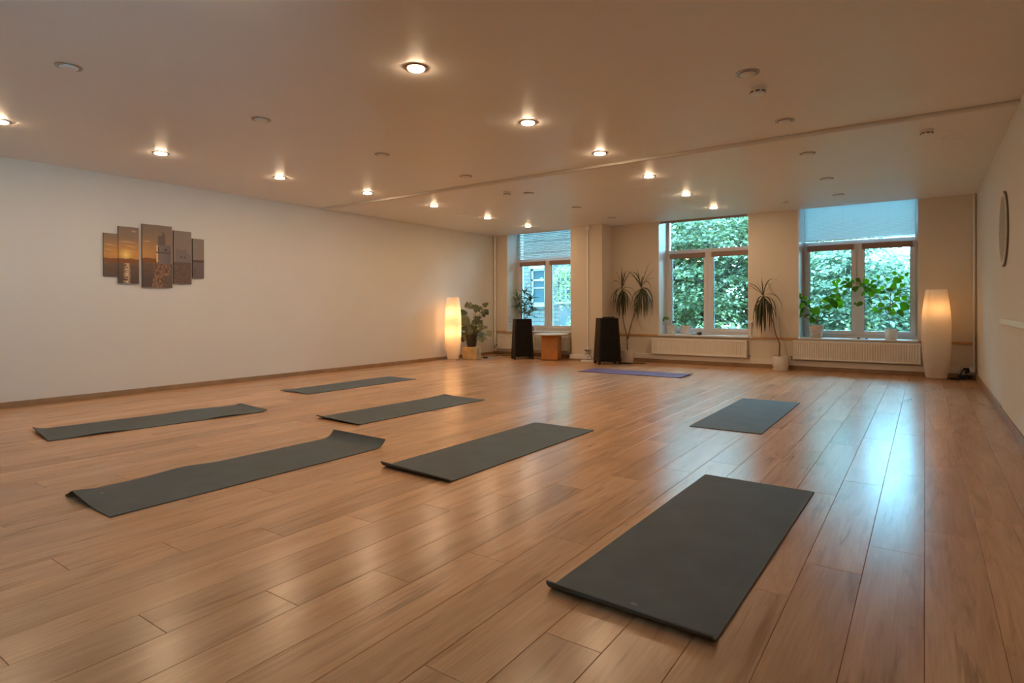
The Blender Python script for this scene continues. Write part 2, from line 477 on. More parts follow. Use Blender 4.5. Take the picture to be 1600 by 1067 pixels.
# corner pipes
tag(MB().tube([(XL + .045, YB - .05, .20), (XL + .045, YB - .05, CEIL)], .022, 12).build('wall_pipe', 'white_plastic', smooth=True), 'white vertical pipe in the corner behind the monstera', 'pipe')
tag(MB().tube([(XR - .03, YB - .03, .17), (XR - .03, YB - .03, CEIL)], .015, 12).build('wall_pipe', 'white_plastic', smooth=True), 'thin white vertical pipe in the corner beside the right floor lamp', 'pipe')

# ------------------------------------------------------------------ floor planks
PW, PL, G = 0.1992, 1.385, 0.0011
def plank_mesh(w, l, name='plank'):
    # top chamfered slab, origin at the top centre
    c, t = .0013, .008
    w2, l2 = w / 2, l / 2
    v = [(-w2, -l2, -t), (w2, -l2, -t), (w2, l2, -t), (-w2, l2, -t),
         (-w2, -l2, -c), (w2, -l2, -c), (w2, l2, -c), (-w2, l2, -c),
         (-w2 + c, -l2 + c, 0), (w2 - c, -l2 + c, 0), (w2 - c, l2 - c, 0), (-w2 + c, l2 - c, 0)]
    f = [(8, 9, 10, 11)]
    for i in range(4):
        j = (i + 1) % 4
        f += [(i, j, 4 + j, 4 + i), (4 + i, 4 + j, 8 + j, 8 + i)]
    return v, f
planks = []
k = math.ceil(XR / PW)
while k * PW > XL:
    x0, x1 = max((k - 1) * PW, XL), min(k * PW, XR)
    first = 2.99 + k * 0.3462
    y = first - math.ceil((first - YF) / PL) * PL
    while y < YB:
        a, c = max(y, YF), min(y + PL, YB)
        if c - a > .01 and x1 - x0 > .01:
            planks.append((x0 + G / 2, x1 - G / 2, a + G / 2, c - G / 2))
        y += PL
    k -= 1
def seen(p):
    best = 0
    for fx in (0, .5, 1):
        for fy in (0, .25, .5, .75, 1):
            q = Vector((p[0] + (p[1] - p[0]) * fx, p[2] + (p[3] - p[2]) * fy, 0)) - EYE
            d = q.dot(FWD)
            if d < .3: continue
            u, v = 800 + F_PX * q.dot(RIGHT) / d, PPY - F_PX * q.dot(UP) / d
            if -5 < u < 1605 and -5 < v < 1072:
                best = max(best, 1.0 / (d * d * d))
    return best
planks.sort(key=lambda p: -seen(p))
cache = {}
rest_v, rest_f = [], []
for i, (x0, x1, y0, y1) in enumerate(planks):
    w, l = round(x1 - x0, 4), round(y1 - y0, 4)
    cx, cy = (x0 + x1) / 2, (y0 + y1) / 2
    if i < 300:
        if (w, l) not in cache:
            v, f = plank_mesh(w, l)
            me = bpy.data.meshes.new('plank'); me.from_pydata(v, [], f); me.update(); me.materials.append(MATS['oak_laminate'])
            cache[(w, l)] = me
        ob = bpy.data.objects.new('plank', cache[(w, l)]); COL.objects.link(ob); ob.parent = floor; ob.location = (cx, cy, 0)
    else:
        v, f = plank_mesh(w, l); o = len(rest_v)
        rest_v += [(p[0] + cx, p[1] + cy, p[2]) for p in v]; rest_f += [tuple(q + o for q in g) for g in f]
ob = raw('far_planks', rest_v, rest_f, 'oak_laminate', floor); ob['kind'] = 'stuff'

# ------------------------------------------------------------------ windows
def window(n, x0, x1, transom, label):
    root = thing('window_%d' % n, ((x0 + x1) / 2, YW, ZS), label, 'window', kind='structure')
    D = .07
    zt, zb = 2.84, ZS
    f = MB()
    f.box((x0, YW, zb), (x0 + .055, YW + D, zt), .004); f.box((x1 - .055, YW, zb), (x1, YW + D, zt), .004)
    f.box((x0 + .055, YW, zb), (x1 - .055, YW + D, zb + .055), .004); f.box((x0 + .055, YW, zt - .05), (x1 - .055, YW + D, zt), .004)
    f.box((x0 + .055, YW, 2.06), (x1 - .055, YW + D, 2.125), .004)
    xm = (x0 + x1) / 2
    f.box((xm - .03, YW, zb + .055), (xm + .03, YW + D, 2.06), .004)
    f.build('window_frame', 'window_plastic', root)
    for s, (a, c) in enumerate(((x0 + .045, xm - .022), (xm + .022, x1 - .045))):
        z0, z1, yy, st = zb + .045, 2.068, YW - .018, .068
        g = MB()
        g.box((a, yy, z0), (a + st, YW + .05, z1), .006); g.box((c - st, yy, z0), (c, YW + .05, z1), .006)
        g.box((a + st, yy, z0), (c - st, YW + .05, z0 + st), .006); g.box((a + st, yy, z1 - st), (c - st, YW + .05, z1), .006)
        sash = g.build('sash', 'window_plastic', root)
        MB().box((a + st, YW + .014, z0 + st), (c - st, YW + .018, z1 - st)).build('pane', 'clear_glass', sash)
        gk = MB()
        for q in ((a + st, z0 + st, a + st + .006, z1 - st), (c - st - .006, z0 + st, c - st, z1 - st)):
            gk.box((q[0], YW + .004, q[1]), (q[2], YW + .012, q[3]))
        gk.build('gasket', 'cable_black', sash)
        MB().box((a + st - .03, yy - .035, z1 - st - .035), (c - st + .03, yy, z1 - .012), .006).build('blind_cassette', 'brown_blind', sash)
        hx = c - st / 2 if s == 0 else a + st / 2
        if s == 1:
            hh = MB(); hh.box((hx - .014, yy - .012, 1.33), (hx + .014, yy, 1.42), .004); hh.box((hx - .009, yy - .045, 1.27), (hx + .009, yy - .025, 1.40), .005)
            hh.tube([(hx, yy, 1.385), (hx, yy - .04, 1.385)], .009, 8)
            hh.build('handle', 'white_plastic', sash)
        hg = MB()
        hx2 = a if s == 0 else c
        for z in (.66, 1.98):
            hg.tube([(hx2, yy - .006, z - .04), (hx2, yy - .006, z + .04)], .009, 8)
        hg.build('hinge', 'white_plastic', sash)
    MB().box((x0 + .055, YW + .03, 2.125), (x1 - .055, YW + .034, zt - .05)).build('transom_pane', 'clear_glass', root)
    # white lining of the reveal
    r = MB()
    r.box((x0 - .0, YB + .002, ZS), (x0 + .012, YW, LINT)); r.box((x1 - .012, YB + .002, ZS), (x1, YW, LINT)); r.box((x0 + .012, YB + .002, LINT - .012), (x1 - .012, YW, LINT))
    r.build('reveal_lining', 'white_plastic', root)
    MB().box((x0, YB - .045, ZS - .03), (x1, YW + .02, ZS), .006).build('windowsill', 'sill_paint', root)
    return root
window(1, *OPEN[0], None, 'white window beside the pillar, looking onto a brick house')
window(2, *OPEN[1], None, 'white window with bare transom, between the two dracaena palms')
window(3, *OPEN[2], None, 'white window nearest the right wall, with leafy pot plants')

def venetian(x0, x1, z0, z1, pitch, wid, tilt, label, skip=0):
    y = YW - .045
    root = thing('venetian_blind', ((x0 + x1) / 2, y, z0), label, 'blind', 'venetian blinds over the transoms')
    MB().box((x0, y - .014, z1 - .03), (x1, y + .014, z1), .003).build('head_rail', 'white_plastic', root)
    MB().box((x0, y - .012, z0), (x1, y + .012, z0 + .014), .003).build('bottom_rail', 'window_plastic', root)
    n = int((z1 - .035 - z0 - .016) / pitch)
    vs_, fs_ = [], []
    for e in range(2):
        for j in range(5):
            s = (j / 4 - .5) * wid
            bow = -.0022 * (1 - (2 * j / 4 - 1) ** 2)
            vs_.append(((x0 + .004 if e == 0 else x1 - .004) - (x0 + x1) / 2, s * math.cos(tilt) - bow * math.sin(tilt), s * math.sin(tilt) + bow * math.cos(tilt)))
    for j in range(4):
        fs_.append((j, j + 1, 5 + j + 1, 5 + j))
    me = bpy.data.meshes.new('slat'); me.from_pydata(vs_, [], fs_); me.update(); me.materials.append(MATS['blind_slat'])
    me.polygons.foreach_set('use_smooth', [True] * 4)
    for i in range(n):
        o = bpy.data.objects.new('slat', me); COL.objects.link(o); o.parent = root
        o.location = (0, 0, .016 + pitch * (i + .5))
    for q in (.1, .37, .64, .91):
        xx = x0 + (x1 - x0) * q
        MB().tube([(xx, y - .016, z0 + .01), (xx, y - .016, z1 - .02)], .0018, 6).build('cord', 'white_plastic', root)
    return root
venetian(-7.565, -5.99, 2.125, 2.82, .036, .038, math.radians(48), 'white venetian blind over the window beside the pillar')
venetian(-1.675, -0.10, 2.132, 2.82, .023, .027, math.radians(66), 'white venetian blind over the window nearest the right wall')
rb = thing('roller_blind', (-3.29, YB + .05, 2.60), 'brown rolled-up blind under the ceiling above the middle window', 'blind')
MB().tube([(-4.065, YB + .06, 2.64), (-2.515, YB + .06, 2.64)], .034, 16).build('fabric_roll', 'brown_blind', rb, smooth=True)
for x in (-4.075, -2.515):
    MB().box((x, YB + .02, 2.60), (x + .01, YB + .10, 2.69), .002).build('bracket', 'white_plastic', rb)

# ------------------------------------------------------------------ radiators
def radiator(x0, x1, z0, z1, valve, label):
    yb_, yf = YB - .02, YB - .115
    root = thing('radiator', ((x0 + x1) / 2, (yb_ + yf) / 2, z0), label, 'radiator', 'white panel radiators under the windows')
    n = int((x1 - x0) / .0333)
    p = (x1 - x0 - .03) / n
    prof = [(x0, 0)]
    for i in range(n):
        a = x0 + .015 + p * i
        prof += [(a + p * .08, 0), (a + p * .22, .011), (a + p * .62, .011), (a + p * .76, 0)]
    prof.append((x1, 0))
    vs_, fs_ = [], []
    zz = [z0, z0 + .022, z0 + .04, z1 - .04, z1 - .022, z1]
    for z in zz:
        full = z0 + .03 < z < z1 - .03
        for x, d in prof:
            vs_.append((x, yf + (d if full else 0) , z))
    m_ = len(prof)
    for i in range(len(zz) - 1):
        for j in range(m_ - 1):
            fs_.append((i * m_ + j, i * m_ + j + 1, (i + 1) * m_ + j + 1, (i + 1) * m_ + j))
    raw('front_panel', vs_, fs_, 'radiator_paint', root, root.location)
    for xa in (x0, x1 - .003):
        MB().box((xa, yf, z0), (xa + .003, yb_, z1)).build('side_cover', 'radiator_paint', root)
    t = MB(); t.box((x0, yf, z1), (x1, yf + .012, z1 + .004)); t.box((x0, yb_ - .012, z1), (x1, yb_, z1 + .004))
    for i in range(int((x1 - x0) / .03)):
        t.box((x0 + .01 + i * .03, yf + .012, z1 - .002), (x0 + .016 + i * .03, yb_ - .012, z1 + .002))
    t.build('top_grille', 'radiator_paint', root)
    MB().box((x0, yb_ - .006, z0), (x1, yb_, z1)).build('back_panel', 'radiator_paint', root)
    if valve:
        xv = x0 - .02 if valve < 0 else x1 + .02
        q = MB(); q.tube([(xv - valve * .03, yb_ - .05, z0 + .035), (xv + valve * .03, yb_ - .05, z0 + .035)], .011, 10); q.tube([(xv, yb_ - .05, z0 + .035), (xv, yb_ - .05, .155)], .008, 8)
        q.build('valve', 'cable_grey', root, smooth=True)
    return root
radiator(-7.78, -5.98, .135, .44, 0, 'white panel radiator behind the speaker and round table')
radiator(-4.20, -2.49, .17, .462, 1, 'white ribbed panel radiator under the middle window')
radiator(-1.775, -0.045, .182, .488, -1, 'white ribbed panel radiator under the window nearest the right wall')

# ------------------------------------------------------------------ ceiling spotlights
def spotlight(lit):
    root = thing('ceiling_spotlight', (0, 0, CEIL), '', 'ceiling light')
    o = (0, 0, CEIL)
    MB().ring([(.078, 0), (.0775, -.004), (.070, -.007), (.058, -.005), (.055, 0)], o, 32).build('trim_ring', 'chrome_ring', root, smooth=True)
    if lit:
        bulb = MB().lathe([(.054, 0), (.054, -.010)], o, 28, close=False).build('bulb_rim', 'bulb_rim_glow', root)
        MB().lathe([(.054, -.010), (.050, -.0135), (.035, -.016), (.0, -.017)][:3], o, 28, close=False).build('lens', 'bulb_glow', bulb)
        vs_ = [(.035 * math.cos(2 * math.pi * i / 28), .035 * math.sin(2 * math.pi * i / 28), CEIL - .016) for i in range(28)]
        raw('lens_centre', vs_, [tuple(range(28))], 'bulb_glow', bulb, o)
    else:
        MB().lathe([(.054, 0), (.054, -.010), (.050, -.0135), (.035, -.016)], o, 28).build('bulb', 'frosted_bulb', root, smooth=True)
    return root
ORD = ['first', 'second', 'third', 'fourth', 'fifth', 'sixth', 'seventh']
ROW_A = [(-2.79, 1.53), (-2.778, 2.869), (-2.807, 4.268), (-2.761, 5.548), (-2.757, 6.872), (-2.775, 8.292), (-2.78, 9.644)]
ROW_B = [(-6.441, 1.632), (-6.433, 2.916), (-6.455, 4.297), (-6.334, 5.574), (-6.287, 6.878), (-6.366, 8.366), (-6.377, 9.685)]
ROW_U = [(-4.63, 1.528), (-4.603, 2.891), (-4.628, 4.273), (-4.567, 5.569), (-4.534, 6.904), (-4.565, 8.348), (-4.577, 9.671)]
ROW_R = [(-0.993, 4.242), (-0.987, 5.513), (-1.001, 6.825), (-1.002, 8.313), (-1.011, 9.597)]
lit0, dark0 = spotlight(True), spotlight(False)
used = set()
def place_spots(pts, proto, fmt, group):
    for i, (x, y) in enumerate(pts):
        if proto.name in used:
            o = dup(proto, (x, y, CEIL))
        else:
            used.add(proto.name); o = proto; o.location = (x, y, CEIL)
        tag(o, fmt % ORD[len(pts) - 1 - i], 'ceiling light', group)
place_spots(ROW_A, lit0, 'lit round ceiling spotlight, %s from the windows in the middle lit row', 'lit ceiling spotlights')
place_spots(ROW_B, lit0, 'lit round ceiling spotlight, %s from the windows in the row nearest left wall', 'lit ceiling spotlights')
place_spots(ROW_U, dark0, 'unlit chrome-ringed ceiling spotlight, %s from the windows, between the two lit rows', 'unlit ceiling spotlights')
place_spots(ROW_R, dark0, 'unlit chrome-ringed ceiling spotlight, %s from the windows in the row nearest right wall', 'unlit ceiling spotlights')

# smoke detectors and blank caps
def detector(x, y, s, label):
    root = thing('smoke_detector', (x, y, CEIL), label, 'smoke detector', 'smoke detectors on the ceiling')
    o = (x, y, CEIL)
    MB().lathe([(.062 * s, 0), (.062 * s, -.014 * s), (.058 * s, -.018 * s)], o, 28).build('base', 'white_plastic', root, smooth=True)
    MB().lathe([(.054 * s, -.018 * s), (.054 * s, -.034 * s), (.048 * s, -.046 * s), (.030 * s, -.052 * s)], o, 28).build('cap', 'white_plastic', root, smooth=True)
    sl = MB()
    for k in range(8):
        a = 2 * math.pi * k / 8 + .2
        mtx = Matrix.Translation((x, y, CEIL - .036 * s)) @ Matrix.Rotation(a, 4, 'Z')
        sl.box((.0525 * s, -.014 * s, -.004 * s), (.0555 * s, .014 * s, .004 * s), mat=mtx)
    sl.build('slot', 'black_plastic', root)
detector(-0.999, 4.57, 1.0, 'white smoke detector beside the nearest unlit spotlight on the right')
detector(0.015, 6.555, .9, 'white smoke detector beyond the ceiling strip near the right wall')
detector(-1.729, 9.702, .8, 'white smoke detector near the windows between middle and right windows')
detector(-4.74, 6.67, .9, 'white smoke detector beyond the ceiling strip among the unlit spotlights')
for x, y, lab in ((0.214, 6.969, 'flat white round ceiling cover close to the right wall'), (-3.323, 7.723, 'flat white round ceiling cover beside the middle lit row'), (-6.592, 7.929, 'flat white round ceiling cover close to the left wall')):
    r = thing('ceiling_disc', (x, y, CEIL), lab, 'ceiling disc', 'blank ceiling discs')
    MB().ring([(.085, 0), (.083, -.004), (.074, -.005), (.072, 0)], (x, y, CEIL), 28).build('rim', 'white_plastic', r, smooth=True)
    MB().lathe([(.072, 0), (.070, -.002)], (x, y, CEIL), 28).build('cover', 'ceiling_paint', r)

# ------------------------------------------------------------------ yoga mats
def mat_obj(NR, FR, FL, label, near=None, far=None, extra=None, color='grey_foam', mark=None, thick=.006):
    """NR near right, FR far right, FL far left corner on the floor; near/far = (length, angle at left, angle at right)"""
    NR, FR, FL = Vector((*NR, 0)), Vector((*FR, 0)), Vector((*FL, 0))
    ev = (FR - NR); Lh = ev.length; ev.normalize()
    eu = (FL - FR); eu -= ev * eu.dot(ev); W = eu.length; eu.normalize()      # from right to left
    nu, nv = 18, 72
    us = [W * i / nu for i in range(nu + 1)]
    # sample points denser at the ends
    vs_par = sorted(set([Lh * j / 40 for j in range(41)] + [.16 * j / 16 for j in range(17)] + [Lh - .16 * j / 16 for j in range(17)]))
    top, bot = [], []
    def curl(s, c, a):          # arc of growing bend: returns run, rise at arc length s inside c
        n = 8; x = z = 0.0
        for q in range(n):
            t = (q + .5) / n * s / c
            an = a * t
            x += s / n * math.cos(an); z += s / n * math.sin(an)
        return x, z, a * s / c
    for v in vs_par:
        rt, rb_ = [], []
        for u in us:
            fu = u / W          # 0 right, 1 left
            x, z, ang = v, 0.0, 0.0
            if near and v < near[0]:
                a = near[2] + (near[1] - near[2]) * fu
                if abs(a) > 1e-4:
                    rn, rs, an = curl(near[0] - v, near[0], a); x = near[0] - rn; z = rs; ang = an
            if far and v > Lh - far[0]:
                a = far[2] + (far[1] - far[2]) * fu
                if abs(a) > 1e-4:
                    rn, rs, an = curl(v - (Lh - far[0]), far[0], a); x = Lh - far[0] + rn; z = rs; ang = -an
            if extra: z += extra(fu, v, Lh)
            # normal in the v-z plane
            nvx, nvz = math.sin(ang), math.cos(ang)
            p = NR + ev * x + eu * u
            rb_.append(Vector((p.x, p.y, z + .0006)))
            q = p + ev * (nvx * thick)
            rt.append(Vector((q.x, q.y, z + .0006 + nvz * thick)))
        top.append(rt); bot.append(rb_)
    verts = [p for r in top for p in r] + [p for r in bot for p in r]
    nr, ncol = len(vs_par), nu + 1
    off = nr * ncol
    faces = []
    for j in range(nr - 1):
        for i in range(nu):
            a = j * ncol + i
            faces.append((a, a + 1, a + ncol + 1, a + ncol)); faces.append((off + a, off + a + ncol, off + a + ncol + 1, off + a + 1))
        faces.append((j * ncol, (j + 1) * ncol, off + (j + 1) * ncol, off + j * ncol))
        a = j * ncol + nu; faces.append((a, off + a, off + a + ncol, a + ncol))
    for i in range(nu):
        faces.append((i, off + i, off + i + 1, i + 1)); a = (nr - 1) * ncol + i; faces.append((a, a + 1, off + a + 1, off + a))
    mb = MB(); mb.add(verts, faces)
    org = (NR + FL) / 2
    ob = mb.build('yoga_mat', color, None, smooth=True, origin=org)
    tag(ob, label, 'yoga mat', 'yoga mats on the floor')
    if mark:
        u, v = mark
        c = NR + ev * v + eu * u
        mk = MB()
        for k in range(-2, 3):      # small printed lotus
            a = k * .5
            d = ev * math.cos(a) + eu * math.sin(a); n = eu * math.cos(a) - ev * math.sin(a)
            z = Vector((0, 0, thick + .0012)) + Vector((0, 0, extra(u / W, v, Lh) if extra else 0))
            pts = [c + z, c + z + d * .011 + n * .0035, c + z + d * .022, c + z + d * .011 - n * .0035]
            mk.add(pts, [(0, 1, 2, 3)])
        mk.build('printed_mark', 'mat_print', ob)
    return ob
R_ = math.radians
def bump(u0, v0, su, sv, h):
    return lambda u, v, L: h * math.exp(-((u - u0) / su) ** 2 - ((v - v0) / sv) ** 2)
mat_obj((-.531, 1.81), (-.506, 3.664), (-1.112, 3.645), 'large dark grey yoga mat in the foreground with its near edge curled up', near=(.068, R_(78), R_(60)), mark=(.30, .10),
        extra=lambda u, v, L: .004 * max(0, math.sin(v * 9 + u * 2)) * math.exp(-((v - .9) / .5) ** 2) * (1 - u))
mat_obj((-2.313, 2.632), (-2.284, 4.468), (-2.878, 4.466), 'grey yoga mat in the centre of the floor with its near edge curled up', near=(.075, R_(68), R_(38)))
mat_obj((-1.088, 5.096), (-1.100, 6.983), (-1.69, 6.964), 'flat grey yoga mat nearest the blue reflection on the right', mark=(.30, .05))
mat_obj((-4.114, 3.491), (-4.060, 5.266), (-4.67, 5.258), 'grey yoga mat behind the centre mat, left of it, corner slightly lifted', near=(.09, R_(34), R_(14)),
        extra=lambda u, v, L: .010 * max(0, u - .75) * 4 * max(0, v - L + .25) * 4)
mat_obj((-6.078, 4.419), (-6.074, 6.246), (-6.648, 6.248), 'grey yoga mat farthest back along the left wall',
        extra=lambda u, v, L: (.010 * math.exp(-((u - .45) / .22) ** 2) + .012 * max(0, u - .8) * 4) * math.exp(-(v / .12) ** 2))
def fold6(u, v, L):
    z = .040 * max(0, 1 - abs(u - .84) / (.16 if u > .84 else .55)) ** 1.15 * math.exp(-(v / .16) ** 2)
    return z + .016 * math.exp(-((u - 1) / .15) ** 2 - ((v - .62) / .16) ** 2)
mat_obj((-3.323, 1.258), (-3.30, 3.09), (-3.90, 3.07), 'grey yoga mat at left front with one end standing up and a peaked corner', far=(.125, R_(62), R_(58)), extra=fold6, mark=(.40, .10))
mat_obj((-5.635, 1.708), (-5.426, 3.461), (-6.049, 3.512), 'grey yoga mat nearest the left wall pictures with a lifted corner',
        near=(.12, R_(26), R_(3)), far=(.08, R_(22), R_(25)), extra=lambda u, v, L: .012 * max(0, math.sin(v * 6.2 - .6)) ** 2 * max(0, 1 - u * 4) + .010 * math.exp(-((u - 1) / .2) ** 2 - ((v - 1.25) / .2) ** 2))
mat_obj((-4.60, 8.45), (-2.908, 8.476), (-2.92, 9.06), 'purple yoga mat lying across the floor in front of the windows', far=(.10, R_(30), R_(10)), color='purple_foam',
        extra=lambda u, v, L: .008 * max(0, math.sin(v * 7)) ** 2 * max(0, 1 - u * 4))

# ------------------------------------------------------------------ five-part canvas picture on the left wall
def srgb(c):
    return tuple((x / 12.92 if x <= .04045 else ((x + .055) / 1.055) ** 2.4) for x in c)
def lerp(a, b, t):
    t = max(0, min(1, t)); return tuple(x + (y - x) * t for x, y in zip(a, b))
def hash2(x, y):
    s = math.sin(x * 12.9898 + y * 78.233) * 43758.5453
    return s - math.floor(s)
def vnoise(x, y):
    i, j = math.floor(x), math.floor(y); fx, fy = x - i, y - j
    fx, fy = fx * fx * (3 - 2 * fx), fy * fy * (3 - 2 * fy)
    a = hash2(i, j) * (1 - fx) + hash2(i + 1, j) * fx; b2 = hash2(i, j + 1) * (1 - fx) + hash2(i + 1, j + 1) * fx
    return a * (1 - fy) + b2 * fy
def inside(x, y, poly):
    c = False; n = len(poly)
    for i in range(n):
        x1, y1 = poly[i]; x2, y2 = poly[(i + 1) % n]
        if (y1 > y) != (y2 > y) and x < (x2 - x1) * (y - y1) / (y2 - y1) + x1: c = not c
    return c
TOWER = [(786, 600), (784, 300), (780, 225), (792, 230), (800, 262), (806, 290), (830, 280), (842, 290), (858, 275), (870, 230), (880, 232), (892, 270), (898, 300), (900, 400), (930, 385), (968, 392), (970, 405), (972, 620), (900, 630)]
KEEP = [(998, 640), (996, 400), (1008, 392), (1016, 440), (1022, 470), (1040, 420), (1048, 470), (1060, 455), (1100, 470), (1148, 450), (1156, 500), (1180, 512), (1204, 540), (1206, 640)]
CLIFF = [(750, 600), (800, 585), (900, 625), (980, 640), (1060, 655), (1210, 640), (1260, 700), (1220, 900), (720, 920), (745, 800), (765, 700)]
def tone(c):
    g_ = sum(c) / 3
    return tuple(min(1, (q * .82 + g_ * .18) * 1.04 + .035) for q in c)
def picture(x, y):
    g = lerp((.50, .42, .36), (.66, .46, .30), (y - 180) / 330)
    g = lerp(g, (.88, .58, .22), max(0, 1 - abs(y - 505) / 190) * max(0, 1 - abs(x - 430) / 420) ** .7)
    d = math.hypot(x - 425, (y - 515))
    g = lerp(g, (1.0, .86, .45), max(0, 1 - d / 90) ** 1.3)
    if x > 860: g = lerp(g, (.52, .46, .41), min(1, (x - 860) / 200))
    for (cx, cy, w, h) in ((450, 362, 130, 9), (490, 412, 80, 9), (240, 396, 90, 9), (670, 366, 60, 8), (470, 470, 120, 7), (230, 455, 70, 7), (520, 225, 40, 14)):
        e = ((x - cx) / w) ** 2 + ((y - cy - 6 * math.sin(x / 40)) / h) ** 2
        if e < 1: g = lerp(g, (.95, .72, .48), .6 * (1 - e))
    hor = 612
    if x < 800 and y > 565 - 10 * vnoise(x / 60, 3) and y < hor: g = (.52, .31, .17)
    if x > 1200 and 582 < y < hor: g = (.34, .28, .25)
    if y >= hor:
        g = lerp((.50, .37, .27), (.36, .29, .26), (y - hor) / 200)
        g = lerp(g, (.30, .23, .20), .5 * vnoise(x / 45, y / 5))
        if x > 1200: g = lerp(g, (.42, .38, .40), .7)
        gx = abs(x - 437)
        if gx < 34 + (y - hor) * .08 and vnoise(x / 22, y / 7) > .38: g = lerp(g, (.98, .80, .60), .85 * (1 - gx / 60))
    if inside(x, y, CLIFF):
        n = vnoise(x / 14, y / 20) * .6 + vnoise(x / 6, y / 8) * .4
        g = lerp((.36, .26, .20), (.66, .46, .33), (n - .3) * 2)
        if x > 960 or (x > 860 and y > 760): g = lerp(g, (.38, .31, .27), .75)
    if inside(x, y, TOWER):
        g = lerp((.48, .42, .40), (.43, .37, .36), (x - 800) / 150)
        if x < 806: g = (.90, .66, .40)
        if 480 < y < 494: g = (.34, .28, .26)
        if y < 400 and x < 900: g = lerp(g, (.38, .30, .25), .6)
        if (890 < x < 905 or 915 < x < 925) and 435 < y < 460: g = (.22, .17, .15)
        if 808 < x < 818 and 420 < y < 470: g = (.28, .21, .18)
    if inside(x, y, KEEP):
        g = (.46, .41, .39)
        if x < 1016: g = (.52, .45, .40)
        if (1075 < x < 1090 or 1120 < x < 1132) and 540 < y < 560: g = (.30, .25, .23)
        if y > 610: g = (.38, .32, .28)
    return g
PANELS = [  # world y0, y1, z0, z1 and the picture corners in painting units
    (2.945, 3.098, 1.425, 1.935, (165, 340), (258, 778), 'leftmost small canvas showing orange sunset sky over sea'),
    (3.100, 3.325, 1.345, 2.030, (338, 582), (180, 858), 'second canvas from left showing the low sun above the sea'),
    (3.362, 3.715, 1.306, 2.088, (612, 988), (160, 905), 'largest middle canvas showing a castle tower on a cliff'),
    (3.735, 3.957, 1.362, 2.044, (992, 1208), (238, 868), 'fourth canvas from left showing the grey castle keep and rocks'),
    (3.976, 4.123, 1.443, 1.962, (1222, 1358), (330, 797), 'rightmost narrow canvas showing dusky sky and sea')]
for i, (y0, y1, z0, z1, xr, yr, lab) in enumerate(PANELS):
    xo = XL + (.012 if i == 0 else .02)
    t = .022 if i else .012
    xo = XL + .001
    root = thing('canvas_panel', (xo, (y0 + y1) / 2, z0), lab, 'picture', 'five canvas panels of one castle picture')
    depth = .018 if i == 0 else .024
    MB().box((xo, y0, z0), (xo + depth, y1, z1)).build('stretcher', 'canvas_edge', root)
    nu, nv = int((y1 - y0) / .0042), int((z1 - z0) / .0055)
    vs_, fs_, cols = [], [], []
    for b_ in range(nv + 1):
        for a_ in range(nu + 1):
            fu, fv = a_ / nu, b_ / nv
            vs_.append((xo + depth + .0006, y0 + (y1 - y0) * fu, z1 - (z1 - z0) * fv))
            c = srgb(tone(picture(xr[0] + (xr[1] - xr[0]) * fu, yr[0] + (yr[1] - yr[0]) * fv)))
            cols += [*c, 1.0]
    for b_ in range(nv):
        for a_ in range(nu):
            q = b_ * (nu + 1) + a_
            fs_.append((q, q + 1, q + nu + 2, q + nu + 1))
    ob = raw('print', vs_, fs_, 'printed_canvas', root, root.location)
    ca = ob.data.color_attributes.new('print', 'FLOAT_COLOR', 'POINT'); ca.data.foreach_set('color', cols)

# ------------------------------------------------------------------ right wall: round carved panel, white board
root = thing('carved_disc', (XR - .001, 7.08, 1.75), 'round pale carved wall panel with dark rim on the right wall', 'wall decoration')
def disc_ring(r0, r1, x0, x1, seg=64):
    vs_, fs_ = [], []
    for k in range(seg):
        a = 2 * math.pi * k / seg
        for r, x in ((r0, x0), (r1, x0), (r1, x1), (r0, x1)):
            vs_.append((XR - x, 7.08 + r * math.cos(a), 1.75 + r * math.sin(a)))
    for k in range(seg):
        j = (k + 1) % seg
        for q in range(4):
            fs_.append((k * 4 + q, k * 4 + (q + 1) % 4, j * 4 + (q + 1) % 4, j * 4 + q))
    return vs_, fs_
MB().add(*disc_ring(.336, .348, .001, .012)).build('dark_rim', 'disc_dark', root)
MB().add(*disc_ring(.305, .336, .001, .020)).build('pale_rim', 'disc_white', root)
vs_ = [(XR - .010, 7.08 + .305 * math.cos(2 * math.pi * k / 64), 1.75 + .305 * math.sin(2 * math.pi * k / 64)) for k in range(64)]
raw('face', vs_ , [tuple(range(64))], 'disc_white', root, root.location)
for k in range(-8, 9):          # carved bars
    c = k * .034
    hl = math.sqrt(max(0, .29 ** 2 - c * c))
    if hl < .04: continue
    mtx = Matrix.Translation((XR - .011, 7.08, 1.75)) @ Matrix.Rotation(math.radians(28), 4, 'X')
    MB().box((-.004, -hl, c - .006), (.002, hl, c + .006), mat=mtx).build('carved_bar', 'disc_bar', root)
root = thing('wall_board', (XR, 5.2, .09), 'white board with a projecting ledge along the right wall', 'wall board')
MB().box((XR - .012, 2.9, .085), (XR, 7.18, .875), .002).build('board', 'wall_paint', root)
MB().box((XR - .030, 2.9, .875), (XR, 7.19, .925), .004).build('ledge', 'white_plastic', root)

